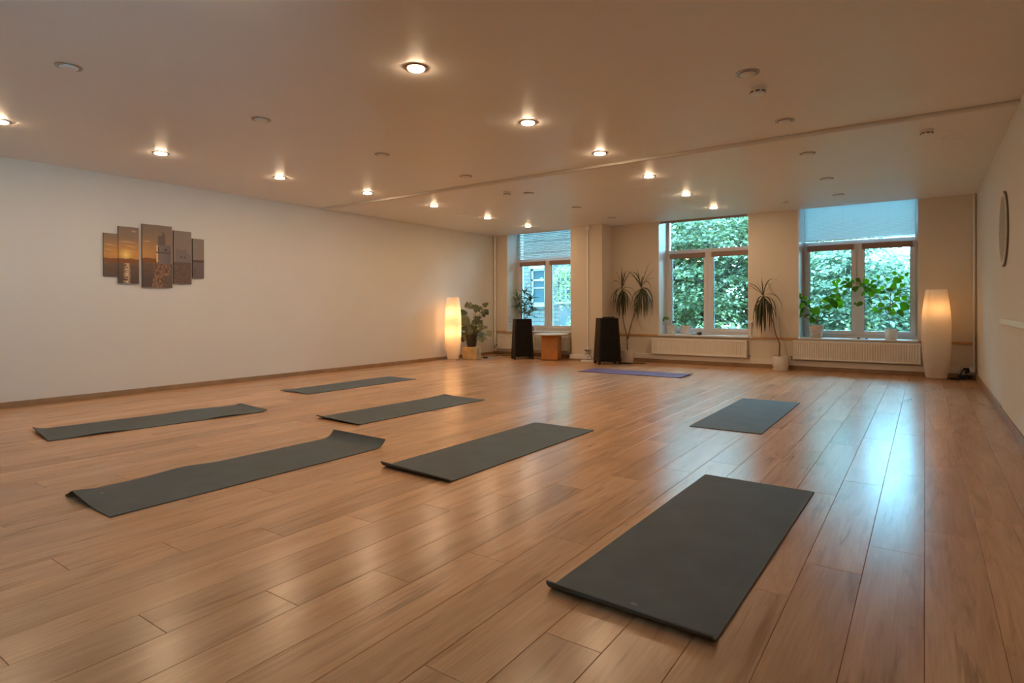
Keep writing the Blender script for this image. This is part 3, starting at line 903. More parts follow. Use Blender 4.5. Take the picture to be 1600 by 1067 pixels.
# ------------------------------------------------------------------ paper floor lamps
def floor_lamp(x, y, h, wtop, wmid, wbot, bulbs, power, label, rot):
    root = thing('floor_lamp', (x, y, 0), label, 'lamp', 'tall paper floor lamps')
    z0 = .028
    n, seg = 44, 40
    vs_, fs_ = [], []
    ca, sa = math.cos(rot), math.sin(rot)
    def shape(t):
        e = (t - .5) * 2
        base = wbot + (wtop - wbot) * t
        return base + (wmid - (wbot + wtop) / 2) * (1 - abs(e) ** 2.2)
    def section(a, w):
        c, s = math.cos(a), math.sin(a); p = 3.2
        r = w / 2 / (abs(c) ** p + abs(s) ** p) ** (1 / p)
        return r * c, r * s
    for i in range(n + 1):
        t = i / n
        w = shape(t) * (1 + (.006 if i % 2 else 0))
        for k in range(seg):
            u, v = section(2 * math.pi * k / seg, w)
            vs_.append((x + u * ca - v * sa, y + u * sa + v * ca, z0 + (h - z0) * t))
    for i in range(n):
        for k in range(seg):
            j = (k + 1) % seg
            fs_.append((i * seg + k, i * seg + j, (i + 1) * seg + j, (i + 1) * seg + k))
    sh = raw('paper_shade', vs_, fs_, 'rice_paper', root, root.location, True)
    for k in (5, 15, 25, 35):      # glued corner seams
        MB().tube([Vector(vs_[i * seg + k]) for i in range(0, n + 1, 2)], .0022, 6).build('seam', 'rice_paper', sh)
    for t in (0, 1):
        w = shape(t)
        ring = [Vector((x + u * ca - v * sa, y + u * sa + v * ca, z0 + (h - z0) * t)) for u, v in [section(2 * math.pi * k / 24, w) for k in range(25)]]
        MB().tube(ring, .003, 6).build('wire_hoop', 'white_plastic', sh)
    for k in range(4):
        a = math.pi / 4 + k * math.pi / 2 + rot
        r = wbot / 2 * .95
        leg = MB()
        leg.tube([(x + r * math.cos(a), y + r * math.sin(a), z0 + .01), (x + (r + .008) * math.cos(a), y + (r + .008) * math.sin(a), .003)], .0035, 6)
        leg.build('wire_foot', 'white_plastic', root)
    MB().tube([(x - .02 * math.cos(rot + 4.6), y - .02 * math.sin(rot + 4.6), .03), (x - .02 * math.cos(rot + 4.6), y - .02 * math.sin(rot + 4.6), h * .78)], .004, 8).build('pole', 'white_plastic', root)
    for (bz, pw) in bulbs:
        bx, by = x + .02 * math.cos(rot + 4.6), y + .02 * math.sin(rot + 4.6)
        MB().lathe([(.004, -.045), (.013, -.04), (.015, -.02), (.028, .005), (.030, .025), (.022, .045), (.006, .054)], (bx, by, bz), 16).build('bulb', 'warm_filament' if power > 1 else 'dim_filament', root, smooth=True)
        MB().tube([(x - .02 * math.cos(rot + 4.6), y - .02 * math.sin(rot + 4.6), bz - .05), (bx, by, bz - .05), (bx, by, bz - .04)], .006, 8).build('socket', 'white_plastic', root)
    return root
floor_lamp(-7.66, 8.92, 1.245, .225, .305, .205, [(.93, 1.0), (.55, .7)], 2.2, 'lit white paper floor lamp beside the monstera at the left wall', R_(20))
floor_lamp(.135, 10.38, 1.275, .235, .335, .235, [(.99, 1.0)], .7, 'white paper floor lamp in the right corner, only its upper bulb lit', R_(12))

# ------------------------------------------------------------------ speakers
def speaker(x, y, h, wt, wb_, yaw, label):
    root = thing('tower_speaker', (x, y, 0), label, 'speaker', 'black tapered tower speakers')
    rotm = Matrix.Translation((x, y, 0)) @ Matrix.Rotation(yaw, 4, 'Z')
    def hw(z): return (wb_ + (wt - wb_) * (z - .06) / (h - .06)) / 2
    def frustum(mb, x0, x1, y0, y1, z0, z1):   # factors of half width
        vs_ = []
        for z in (z0, z1):
            w = hw(z)
            for a, c in ((x0, y0), (x1, y0), (x1, y1), (x0, y1)):
                vs_.append(rotm @ Vector((a * w, c * w, z)))
        mb.add(vs_, [(0, 1, 2, 3), (4, 5, 6, 7), (0, 1, 5, 4), (1, 2, 6, 5), (2, 3, 7, 6), (3, 0, 4, 7)])
        return mb
    frustum(MB(), -.82, .82, -.93, .93, .055, h - .004).build('cabinet', 'black_laminate', root)
    frustum(MB(), -.80, .80, -.975, -.93, .075, h * .93).build('front_grille', 'black_laminate', root)
    for s in (-1, 1):
        sp = MB()
        w0, w1, wf = hw(.085), hw(h), hw(.085) * .93
        for zz, ww in ((h, w1),): pass
        prof = [(-1.0, h, w1), (1.0, h, w1), (1.0, .085, w0), (.93, .06, w0), (.93, 0, w0), (.62, 0, w0), (.55, .05, w0), (-.55, .05, w0), (-.62, 0, w0), (-.93, 0, w0), (-.93, .06, w0), (-1.0, .085, w0)]
        n = len(prof); vs_ = []
        for side in (1.0, .82):
            for yy, z, w in prof:
                vs_.append(rotm @ Vector((s * side * hw(max(z, .03)), yy * w, z)))
        fs_ = [tuple(range(n)), tuple(range(2 * n - 1, n - 1, -1))] + [(i, (i + 1) % n, n + (i + 1) % n, n + i) for i in range(n)]
        sp.add(vs_, fs_).build('side_panel', 'black_panel_lit', root)
    frustum(MB(), -1.0, 1.0, -1.0, 1.0, h, h + .012).build('top_plate', 'black_panel_lit', root)
    for s in (-1, 1):
        for q in (-.75, .75):
            pass
    for z, r in ((h * .72, .05), (h * .42, .085)):
        c = rotm @ Vector((0, -hw(z) * .99, z))
        nrm = (rotm.to_3x3() @ Vector((0, -1, 0))).normalized(); a = (rotm.to_3x3() @ Vector((1, 0, 0))); u = Vector((0, 0, 1))
        vs_ = []
        for rr, d in ((r, 0), (r * .92, .004), (r * .8, 0)):
            for k in range(20):
                an = 2 * math.pi * k / 20
                vs_.append(c + (a * math.cos(an) + u * math.sin(an)) * rr + nrm * d)
        MB().add(vs_, [(i * 20 + k, i * 20 + (k + 1) % 20, (i + 1) * 20 + (k + 1) % 20, (i + 1) * 20 + k) for i in range(2) for k in range(20)]).build('driver_ring', 'black_laminate', root)
    return root
speaker(-6.70, 9.95, .80, .33, .40, R_(44), 'black tapered tower speaker in front of the sill palm, left of round table')
speaker(-4.80, 9.93, .83, .335, .415, R_(41), 'black tapered tower speaker at the pillar with a slim box on top')
root = thing('media_box', (-4.78, 9.94, .842), 'slim black media box on top of the speaker at the pillar', 'electronics')
mtx = Matrix.Translation((-4.78, 9.94, .842)) @ Matrix.Rotation(R_(30), 4, 'Z')
MB().box((-.11, -.08, 0.004), (.11, .08, .024), .006, mtx).build('case', 'black_plastic', root)
MB().box((-.10, -.07, 0), (.10, .07, .004), 0, mtx).build('foot_plate', 'cable_grey', root)

# ------------------------------------------------------------------ round table
tx, ty = -6.10, 10.10
root = thing('round_table', (tx, ty, 0), 'round white-topped table on an orange wooden pedestal by the window', 'table')
MB().lathe([(.325, .492), (.338, .500), (.340, .508), (.334, .516), (.2, .518)], (tx, ty, 0), 48).build('table_top', 'sill_paint', root, smooth=True)
mtx = Matrix.Translation((tx, ty, 0)) @ Matrix.Rotation(R_(16), 4, 'Z')
for lo, hi in (((-.165, -.165, .012), (.165, -.147, .492)), ((-.165, .147, .012), (.165, .165, .492)), ((-.165, -.147, .012), (-.147, .147, .492)), ((.147, -.147, .012), (.165, .147, .492))):
    MB().box(lo, hi, .002, mtx).build('pedestal_panel', 'cherry_wood', root)
for a in (-.12, .12):
    for c in (-.12, .12):
        MB().lathe([(.016, 0), (.016, .016)], mtx @ Vector((a, c, 0)), 12).build('foot', 'black_plastic', root)
MB().box((-.2, -.2, .484), (.2, .2, .493), 0, mtx).build('top_support', 'cherry_wood', root)

# ------------------------------------------------------------------ plants: leaf makers
def blade(mb, base, direction, length, width, droop, seg=6, twist=0.0):
    """narrow strap leaf arching under its weight"""
    p = Vector(base); d = Vector(direction).normalized()
    side = d.cross(Vector((0, 0, 1)))
    if side.length < .05: side = Vector((rng.uniform(-1, 1), rng.uniform(-1, 1), 0))
    side.normalize(); side = Matrix.Rotation(twist, 3, d) @ side
    vs_, fs_ = [], []
    st = length / seg
    for i in range(seg + 1):
        t = i / seg
        w = width * (0.55 + .45 * min(1, t * 4)) * (1 - max(0, t - .55) / .45) ** .8 / 2 if t < 1 else 0.0004
        vs_ += [p - side * w, p + d.cross(side).normalized() * (w * .25), p + side * w]
        p = p + d * st
        d = (d + Vector((0, 0, -droop * st * (0.4 + 1.3 * t)))).normalized()
    for i in range(seg):
        a = i * 3
        fs_ += [(a, a + 1, a + 4, a + 3), (a + 1, a + 2, a + 5, a + 4)]
    if p.y < YB + .6 and base[1] < YB - .1:
        for w in vs_: w.y = min(w.y, YB - .015)
    mb.add(vs_, fs_)
def heart_leaf(c, n, tip, size, cut=0, cup=.15):
    """broad leaf: returns verts, faces.  c centre, n normal, tip direction"""
    c, n, tip = Vector(c), Vector(n).normalized(), Vector(tip)
    tip = (tip - n * tip.dot(n)).normalized(); side = n.cross(tip)
    prof = [(-.50, .0), (-.46, .20), (-.36, .36), (-.18, .45), (.02, .42), (.20, .33), (.36, .20), (.50, .0)]
    mid = [(-.36, 0), (-.42, 0), (-.33, 0), (-.18, 0), (.02, 0), (.20, 0), (.36, 0), (.50, 0)]
    vs_, fs_ = [], []
    m_ = len(prof)
    for t, _ in mid:
        vs_.append(c + tip * t * size - n * (t * t * cup * .8 * size))
    for s in (-1, 1):
        for i, (t, w) in enumerate(prof):
            ww = w * (1 - (cut * .5 if cut and i in (3, 5) else 0))
            vs_.append(c + tip * t * size + side * (s * ww * size) + n * (cup * ww * size) - n * (t * t * cup * size))
    for s in range(2):
        o = m_ * (s + 1)
        for i in range(m_ - 1):
            q = (i, i + 1, o + i + 1, o + i)
            fs_.append(q if s == 0 else q[::-1])
    return vs_, fs_
def to_eye(p):
    return (EYE - Vector(p)).normalized()

# ------------------------------------------------------------------ monstera by the left lamp
mx_, my_ = -7.52, 9.33
root = thing('monstera_plant', (mx_, my_, .25), 'bushy monstera in a dark pot standing on the wooden crate', 'potted plant')
MB().lathe([(.085, 0), (.09, .01), (.125, .22), (.13, .24), (.122, .24), (.115, .215)], (mx_, my_, .25), 24).build('pot', 'pot_dark', root, smooth=True)
MB().lathe([(.118, .20), (.115, .215), (.02, .222)], (mx_, my_, .25), 20).build('soil', 'soil', root)
ML = [(734, 478, 13, 0.3, 1), (740, 480, 10, 2.9, 1), (724, 489.5, 11, -.2, 0), (747, 482.5, 12, -.3, 1), (758.5, 476.5, 9, 1.4, 0), (756, 489, 12, 1.7, 1), (760.5, 488, 8, .9, 0),
      (727, 500, 14, .4, 0), (722, 504, 12, 2.2, 0), (746, 497.5, 13, 1.6, 1), (736, 511, 10, .2, 0), (750, 505, 10, 1.8, 1), (751, 512, 11, 2.0, 1), (719, 521.5, 11, 1.2, 0), (731, 526, 14, 1.5, 0),
      (738.5, 520, 12, 1.0, 0), (746, 521, 10, .5, 0), (754, 527, 15, 2.0, 1), (749, 530, 9, 1.5, 0), (765, 521.5, 9, 1.3, 0), (759, 511.5, 5, -.6, 0), (725, 514, 12, .8, 0), (742, 504, 9, .7, 0), (729, 508, 11, 1.4, 0), (733, 517, 12, 2.4, 0), (743, 514, 9, 1.1, 0), (724, 530, 9, 1.7, 0)]
ml_rng = random.Random(3)
stem = MB()
for i, (px, py, sz, an, cut) in enumerate(ML):
    Yp = 9.33 + ml_rng.uniform(-.16, .14)
    p = at(px, py, Yp)
    s = sz * mpp(Yp, 740) * 1.26
    n = to_eye(p) + Vector((ml_rng.uniform(-.5, .5), ml_rng.uniform(-.3, .5), ml_rng.uniform(.1, .8)))
    tip = RIGHT * math.cos(an) - UP * math.sin(an)
    v, f = heart_leaf(p, n, tip, s, cut, .22)
    v = [Vector((max(w.x, XL + .012), w.y, w.z)) for w in v]
    raw('leaf', v, f, 'leaf_monstera', root, root.location, True)
    a = Vector((mx_ + ml_rng.uniform(-.04, .04), my_ + ml_rng.uniform(-.04, .04), .46))
    b2 = p - tip.normalized() * s * .4
    mid = (a + b2) / 2 + Vector((0, 0, .06))
    stem.tube([a, a.lerp(mid, .6), mid, mid.lerp(b2, .6), b2], [.005, .0045, .004, .0035, .003], 5)
stem.build('stems', 'stem_green', root)
cx_, cy_ = mx_, my_
root = thing('wooden_crate', (cx_, cy_, 0), 'pale wooden crate on the floor under the monstera', 'crate')
mtx = Matrix.Translation((cx_, cy_, 0)) @ Matrix.Rotation(R_(18), 4, 'Z')
for z in (0.004, .128):
    for lo, hi in (((-.15, -.13, z), (.15, -.117, z + .118)), ((-.15, .117, z), (.15, .13, z + .118)), ((-.15, -.117, z), (-.137, .117, z + .118)), ((.137, -.117, z), (.15, .117, z + .118))):
        MB().box(lo, hi, .002, mtx).build('plank', 'crate_wood', root)
MB().box((-.137, -.117, .0), (.137, .117, .012), 0, mtx).build('bottom', 'crate_wood', root)
MB().box((-.137, -.117, .236), (.137, .117, .2495), 0, mtx).build('lid', 'crate_wood', root)

# ------------------------------------------------------------------ dracaena palms
def dracaena(pot_xy, pot_r, pot_h, stems, heads, label, pot_mat, saucer, seed):
    r2 = random.Random(seed)
    x, y = pot_xy
    root = thing('dracaena_palm', (x, y, 0), label, 'potted plant', 'dracaena palms on the floor')
    if saucer:
        MB().lathe([(pot_r * .82, 0), (pot_r * .98, .006), (pot_r * 1.0, .028), (pot_r * .93, .028), (pot_r * .85, .012)], (x, y, 0), 24).build('saucer', pot_mat, root, smooth=True)
        prof = [(pot_r * .72, .012), (pot_r * .9, .05), (pot_r, pot_h * .55), (pot_r * .98, pot_h), (pot_r * .9, pot_h), (pot_r * .88, pot_h - .02)]
    else:
        prof = [(pot_r * .74, 0), (pot_r * .78, .006), (pot_r * .98, pot_h * .95), (pot_r * 1.02, pot_h), (pot_r * .94, pot_h), (pot_r * .92, pot_h - .02)]
    MB().lathe(prof, (x, y, 0), 28).build('pot', pot_mat, root, smooth=True)
    MB().lathe([(pot_r * .93, pot_h - .03), (pot_r * .9, pot_h - .016), (.01, pot_h - .01)], (x, y, 0), 20).build('soil', 'soil', root)
    for s in stems:
        n = len(s)
        MB().tube(s, [.013 - .006 * i / (n - 1) for i in range(n)], 7).build('stem', 'stem_brown', root, smooth=True)
    for (hp, up, nlow, nup, ln) in heads:
        hp = Vector(hp)
        for i in range(nlow):
            az = r2.uniform(0, 2 * math.pi); h_ = r2.uniform(.15, .60)
            d = Vector((math.cos(az) * h_, math.sin(az) * h_, r2.uniform(-.75, .12)))
            mb = MB(); blade(mb, hp - Vector((0, 0, r2.uniform(.0, .10))), d, ln * r2.uniform(.82, 1.08), .023, r2.uniform(9, 20), 9, r2.uniform(-.8, .8))
            mb.build('leaf', 'leaf_dracaena', root)
        for i in range(nup):
            az = r2.uniform(0, 2 * math.pi)
            d = Vector(up) + Vector((math.cos(az), math.sin(az), 0)) * r2.uniform(.05, .85)
            mb = MB(); blade(mb, hp, d, ln * r2.uniform(.6, .95), .019, r2.uniform(.4, 3.5) if i < nup * .5 else r2.uniform(4, 10), 7, r2.uniform(-1, 1))
            mb.build('leaf', 'leaf_dracaena', root)
    return root
Yd = 10.38
pA = at(981, 552, Yd)
def AT(px, py, Y=Yd): return tuple(at(px, py, Y))
dx, dy = pA.x, pA.y
dracaena((dx, dy), .135, .235,
         [[(dx - .005, dy, .20), AT(980, 538), AT(979.5, 524), AT(975, 507), AT(972.5, 490), AT(971.5, 470), AT(972, 450)],
          [AT(981, 530), AT(984, 515), AT(989, 497), AT(995, 480), AT(1000, 462), AT(1003, 446)]],
         [(AT(972, 450), (-.05, 0, 1), 32, 9, .52), (AT(1002, 449), (.18, 0, 1), 42, 10, .56)],
         'two-headed dracaena palm in a white pot between the pillar and middle window', 'pot_white', False, 11)
Yd = 10.42
pA = at(1220, 566, Yd)
dx, dy = pA.x, pA.y
dracaena((dx, dy), .128, .235,
         [[(dx - .02, dy, .2), AT(1218, 545), AT(1218.5, 538), AT(1216, 531), AT(1212.5, 524), AT(1209, 508), AT(1203, 488), AT(1196, 468), AT(1192, 460)]],
         [(AT(1192.5, 462), (-.12, 0, 1), 46, 9, .58)],
         'single-headed dracaena palm in a white pot between the middle and right windows', 'pot_white', True, 23)

# ------------------------------------------------------------------ sill plants
def pot_on_sill(root, p, r, h, mat, taper=.78, rim=False):
    x, y, z = p
    prof = [(r * taper, 0), (r * (taper + .04), .004), (r * .98, h * .8)] + ([(r * 1.0, h * .8), (r * 1.06, h * .82), (r * 1.06, h)] if rim else [(r, h)]) + [(r * .9, h), (r * .88, h - .012)]
    MB().lathe(prof, (x, y, z), 26).build('pot', mat, root, smooth=True)
    MB().lathe([(r * .9, h - .02), (r * .86, h - .010), (.01, h - .008)], (x, y, z), 18).build('soil', 'soil', root)
YS = 10.88
# bushy palm behind the left speaker
q = at(818, 515, 10.90); sp = (q.x, q.y, ZS)
root = thing('sill_palm', sp, 'bushy strap-leaved palm on the sill behind the left speaker', 'potted plant')
pot_on_sill(root, sp, .10, .15, 'pot_dark')
r3 = random.Random(5)
for (tx_, tz_) in ((.0, .72), (-.12, .58), (.14, .54), (.05, .44), (-.15, .38), (.24, .34), (.02, .28), (.12, .22)):
    hp = Vector((sp[0] + tx_, sp[1] + r3.uniform(-.05, .05), ZS + .15 + tz_))
    MB().tube([(sp[0] + tx_ * .2, sp[1], ZS + .13), ((sp[0] * 2 + tx_) / 2, sp[1], ZS + .15 + tz_ * .6), hp], [.007, .006, .005], 6).build('stem', 'stem_green', root)
    for i in range(22):
        az = r3.uniform(0, 6.28); el = r3.uniform(-.1, 1.3)
        d = Vector((math.cos(az) * math.cos(el), math.sin(az) * math.cos(el) * .6, math.sin(el)))
        mb = MB(); blade(mb, hp - Vector((0, 0, r3.uniform(0, .06))), d, r3.uniform(.18, .30), .020, r3.uniform(3, 9), 5, r3.uniform(-1, 1)); mb.build('leaf', 'leaf_palm', root)
for px, py, ddx in ((797, 497, -.5), (795, 500, -.7), (796, 503, -.6), (795, 521, -.3), (794, 523, -.25)):
    p = at(px + 3, py, 10.72); mb = MB(); blade(mb, p, (ddx, -.1, .15), .20, .013, 12 if py > 510 else 5, 6, .5); mb.build('leaf', 'leaf_palm', root)
q = at(830.5, 514, 10.80)
root = thing('sill_planter', (q.x, q.y, ZS), 'small grey planter box on the sill right of the left speaker', 'planter')
MB().box((q.x - .06, q.y - .05, ZS), (q.x + .04, q.y + .05, ZS + .085), .004).build('body', 'plaster_panel', root)
MB().box((q.x - .065, q.y - .055, ZS + .085), (q.x + .045, q.y + .055, ZS + .097), .003).build('rim', 'plaster_panel', root)
q = at(836.5, 514, 10.78)
root = thing('sill_cup', (q.x, q.y, ZS), 'small white mushroom-shaped cup on the sill above the round table', 'cup')
MB().lathe([(.022, 0), (.018, .03), (.02, .075)], (q.x, q.y, ZS), 16).build('stem', 'pot_white', root, smooth=True)
MB().lathe([(.02, .075), (.05, .082), (.052, .095), (.01, .104)], (q.x, q.y, ZS), 18).build('cap', 'pot_white', root, smooth=True)

# two white pots on the middle sill
q = at(1049.5, 518, YS); sp = (q.x, q.y, ZS)
root = thing('sill_pot_plant', sp, 'white pot with a sparse trailing plant, leftmost on the middle sill', 'potted plant')
pot_on_sill(root, sp, .092, .165, 'pot_white', .74)
r4 = random.Random(9)
stm = MB()
for px, py, sz in ((1035.5, 500.5, 4), (1039, 497, 4), (1041.5, 497.5, 4), (1044, 498, 3), (1033, 497, 3), (1034.5, 506, 3), (1052, 503, 3.5), (1055, 503, 3), (1036, 499, 4)):
    p = at(px, py, YS - .02); s = sz * mpp(YS, 1050) * 1.3
    v, f = heart_leaf(p, to_eye(p) + Vector((r4.uniform(-.6, .6), 0, r4.uniform(0, .9))), (r4.uniform(-1, .3), 0, -.6), s); raw('leaf', v, f, 'leaf_sill', root, root.location, True)
for pts in ([(1048, 507), (1047, 500), (1043, 497.5), (1038, 499), (1035, 503)], [(1051, 507), (1052, 503)], [(1046, 507), (1040, 506), (1035, 507)]):
    stm.tube([at(a, c, YS - .01) for a, c in pts], .0022, 5)
stm.build('stems', 'stem_green', root)
q = at(1071, 518, YS); sp = (q.x, q.y, ZS)
root = thing('sill_pot_plant', sp, 'white pot with a drooping young dracaena on the middle sill', 'potted plant')
pot_on_sill(root, sp, .095, .165, 'pot_white', .86)
MB().tube([(sp[0], sp[1], ZS + .14), (sp[0] + .02, sp[1], ZS + .42)], [.006, .004], 6).build('stem', 'stem_green', root)
for i in range(30):
    az = r4.uniform(0, 6.28); el = r4.uniform(-.2, 1.2)
    d = Vector((math.cos(az) * math.cos(el), math.sin(az) * math.cos(el), math.sin(el)))
    mb = MB(); blade(mb, (sp[0] + .018, sp[1], ZS + r4.uniform(.30, .43)), d * .6, r4.uniform(.2, .33), .014, r4.uniform(14, 28), 7, r4.uniform(-1, 1)); mb.build('leaf', 'leaf_sill', root)
q = at(1084, 521.5, 10.80)
root = thing('folded_bag', (q.x, q.y, ZS), 'small crumpled pale blue bag on the middle sill', 'bag')
bm_ = MB(); bm_.lathe([(.03, 0), (.052, .012), (.048, .032), (.025, .046), (.006, .05)], (q.x, q.y, ZS), 11)
bm_.v = [(a + .006 * math.sin(c * 90 + e * 70), c, e) for a, c, e in bm_.v]
simple('pale_blue_film', (0.55, 0.66, 0.80), .3); bm_.build('bag_film', 'pale_blue_film', root)
MB().tube([(q.x - .02, q.y - .02, ZS + .045), (q.x, q.y - .02, ZS + .056), (q.x + .02, q.y - .02, ZS + .045)], .004, 6).build('knot', 'pale_blue_film', root)
q = at(1093, 521.5, 10.80)
root = thing('sill_stone', (q.x, q.y, ZS), 'small dark rounded ornament beside the pale bag on the middle sill', 'ornament')
bm_ = MB(); bm_.lathe([(.028, 0), (.046, .014), (.042, .034), (.02, .048)], (q.x, q.y, ZS), 12); bm_.build('body', 'pot_dark', root, smooth=True)
MB().lathe([(.012, .046), (.016, .056), (.004, .064)], (q.x + .02, q.y, ZS), 10).build('head', 'black_plastic', root, smooth=True)
# white stand at the end of the middle sill
q = at(1173.5, 515, YB - .02)
root = thing('blind_winder', (q.x, q.y, ZS - .03), 'small white winder post at the right end of the middle sill', 'post')
MB().tube([(q.x, q.y, ZS - .03), (q.x, q.y, ZS + .22)], .012, 10).build('post', 'white_plastic', root, smooth=True)
MB().lathe([(.036, .22), (.04, .228), (.04, .25), (.03, .258)], (q.x, q.y, ZS), 18).build('cap', 'white_plastic', root, smooth=True)
MB().lathe([(.03, -.03), (.03, -.02), (.014, -.012)], (q.x, q.y, ZS), 16).build('base', 'white_plastic', root, smooth=True)

# leafy plants on the right sill
def leafy(name, potpx, potpy, Y, r, h, mat, taper, rim, leaves, stems, label, seed, leafmat='leaf_hibiscus', saucer=False):
    q = at(potpx, potpy, Y); sp = (q.x, q.y, ZS)
    root = thing(name, sp, label, 'potted plant')
    z = ZS
    if saucer:
        MB().lathe([(r * .7, 0), (r * .86, .004), (r * .9, .022), (r * .82, .022)], sp, 22).build('saucer', mat, root, smooth=True); z += .010
    pot_on_sill(root, (sp[0], sp[1], z), r, h, mat, taper, rim)
    r5 = random.Random(seed)
    k = mpp(Y, potpx)
    for px, py, sz in leaves:
        Yl = Y + r5.uniform(-.12, .10)
        p = at(px, py, Yl)
        n = to_eye(p) * r5.uniform(.4, 1.2) + Vector((r5.uniform(-.8, .8), r5.uniform(-.3, .3), r5.uniform(.1, 1.0)))
        v, f = heart_leaf(p, n, (r5.uniform(-.8, .8), r5.uniform(-.2, .2), r5.uniform(-1, -.1)), sz * k * 1.28, 0, .2)
        raw('leaf', v, f, leafmat, root, root.location, True)
    st_ = MB()
    for s in stems:
        pts = [at(a, c, Y) for a, c in s]
        n = len(pts)
        st_.tube(pts, [.0065 - .004 * i / max(1, n - 1) for i in range(n)], 6)
    st_.build('stems', 'stem_brown', root, smooth=True)
    return root
LA = [(1225, 481, 6), (1231, 483, 7), (1229, 485, 6), (1237.5, 476.5, 8), (1240, 478, 6), (1249, 470, 7), (1252.5, 477.5, 8), (1248, 484, 10), (1255, 485, 10), (1261, 493.5, 8), (1263.5, 480, 7), (1275, 486.5, 12), (1269, 500, 10), (1241, 490, 7), (1239.5, 497, 8), (1250, 492.5, 7), (1249.5, 462, 6), (1257, 474, 8), (1233, 473, 5), (1227, 474, 4), (1244, 472, 5), (1264, 472, 7), (1278, 497, 7), (1283, 480, 6), (1271, 492, 6), (1258, 466, 6),
      (1267, 484, 7), (1252, 466, 5), (1236, 469, 5), (1292, 467, 8), (1298, 470, 8), (1303, 476, 12), (1294, 480, 10), (1310, 473, 11), (1301, 463, 8), (1288, 470, 7), (1309, 465, 8), (1314, 479, 7)]
leafy('leafy_houseplant', 1275.5, 520, 10.86, .115, .195, 'pot_beige', .72, False, LA,
      [[(1276, 506), (1275, 495), (1268, 484), (1258, 475), (1246, 469), (1232, 468)], [(1276, 506), (1278, 495), (1280, 485)], [(1274, 506), (1266, 500), (1252, 492), (1241, 492)], [(1277, 506), (1284, 490), (1296, 474), (1308, 468)]],
      'spreading leafy plant in a mottled beige pot on the right sill', 4, saucer=True)
LB = [(1310, 439, 7), (1306, 445, 7), (1318, 442, 8), (1327, 446, 9), (1337, 451.5, 10), (1341, 438, 7), (1324, 437, 7), (1315, 450, 7), (1305, 454, 7), (1310, 461, 8), (1320, 457, 7), (1303, 441, 6), (1331, 440, 6),
      (1354, 452, 11), (1363.5, 454, 11), (1361, 460, 8), (1353, 440, 9), (1375, 443, 8), (1401, 439, 11), (1365, 440, 8), (1390, 453, 8), (1394, 450, 8), (1379, 457.5, 8), (1372, 455, 8), (1397, 447, 8), (1343, 475.5, 9), (1337, 475, 6), (1358.5, 471, 9), (1368, 470, 8), (1402, 468, 9), (1412.5, 479.5, 12), (1408, 434, 7), (1417, 429, 6), (1398, 427, 6), (1372, 433, 6), (1382, 446, 7), (1387, 437, 6), (1410, 446, 7),
      (1374, 486, 10), (1384, 490, 11), (1395, 488, 11), (1407, 490, 10), (1367, 484, 7), (1413, 466, 7), (1401, 460, 7), (1376, 477, 8), (1388, 483, 8), (1359, 446, 7), (1346, 445, 7), (1320, 448, 6), (1349, 459, 7), (1384, 466, 6), (1398, 478, 7), (1420, 472, 4), (1405, 455, 6), (1366, 448, 7), (1378, 450, 6)]
leafy('leafy_houseplant', 1392.5, 522, 10.86, .086, .158, 'pot_white', .86, False, LB,
      [[(1391, 514), (1389, 500), (1387, 492)], [(1387, 492), (1391, 475), (1391.5, 458), (1398, 445), (1404, 436)], [(1387, 492), (1380, 478), (1372, 462), (1358, 450), (1340, 442), (1318, 443), (1304, 446)], [(1390, 478), (1402, 470), (1412, 474)], [(1388, 490), (1398, 488), (1408, 490)], [(1372, 462), (1358, 470), (1344, 475)]],
      'tall leafy plant in a small white pot at the right end of the sill', 8)
q = at(1345, 526, 10.78)
root = thing('hair_clip', (q.x, q.y, ZS), 'pair of small black clips lying on the right sill between the pots', 'clip')
for s in (-1, 1):
    MB().box((q.x - .05 + (s + 1) * .055, q.y - .02, ZS), (q.x - .01 + (s + 1) * .055, q.y + .02, ZS + .018), .005).build('clip_body', 'black_plastic', root)

# ------------------------------------------------------------------ sockets, cables, conduit
root = thing('cable_conduit', (-5.36, PYF, .2), 'white cable conduit running up the front of the pillar', 'conduit')
MB().box((-5.375, PYF - .016, .24), (-5.345, PYF, CEIL - .10), .003).build('trunk', 'white_plastic', root)
MB().box((-5.405, PYF - .03, CEIL - .105), (-5.315, PYF, CEIL - .012), .004).build('junction_box', 'white_plastic', root)
root = thing('wall_socket', (-5.36, PYF, .2), 'white double socket at the foot of the pillar conduit', 'socket')
MB().box((-5.415, PYF - .03, .165), (-5.300, PYF, .24), .006).build('plate', 'white_plastic', root)
for x in (-5.385, -5.33):
    MB().tube([(x, PYF - .028, .205), (x, PYF - .06, .205)], .017, 12).build('plug', 'black_plastic', root)
root = thing('power_strip', (-5.18, 9.96, 0), 'white power strip with tangled cables on the floor by the pillar', 'power strip')
mtx = Matrix.Translation((-5.20, 9.97, 0)) @ Matrix.Rotation(R_(12), 4, 'Z')
MB().box((-.15, -.03, .001), (.15, .03, .042), .006, mtx).build('body', 'white_plastic', root)
for k in range(4):
    MB().tube([mtx @ Vector((-.10 + .065 * k, 0, .040)), mtx @ Vector((-.10 + .065 * k, 0, .046))], .019, 14).build('outlet', 'radiator_paint', root)
rc = random.Random(2)
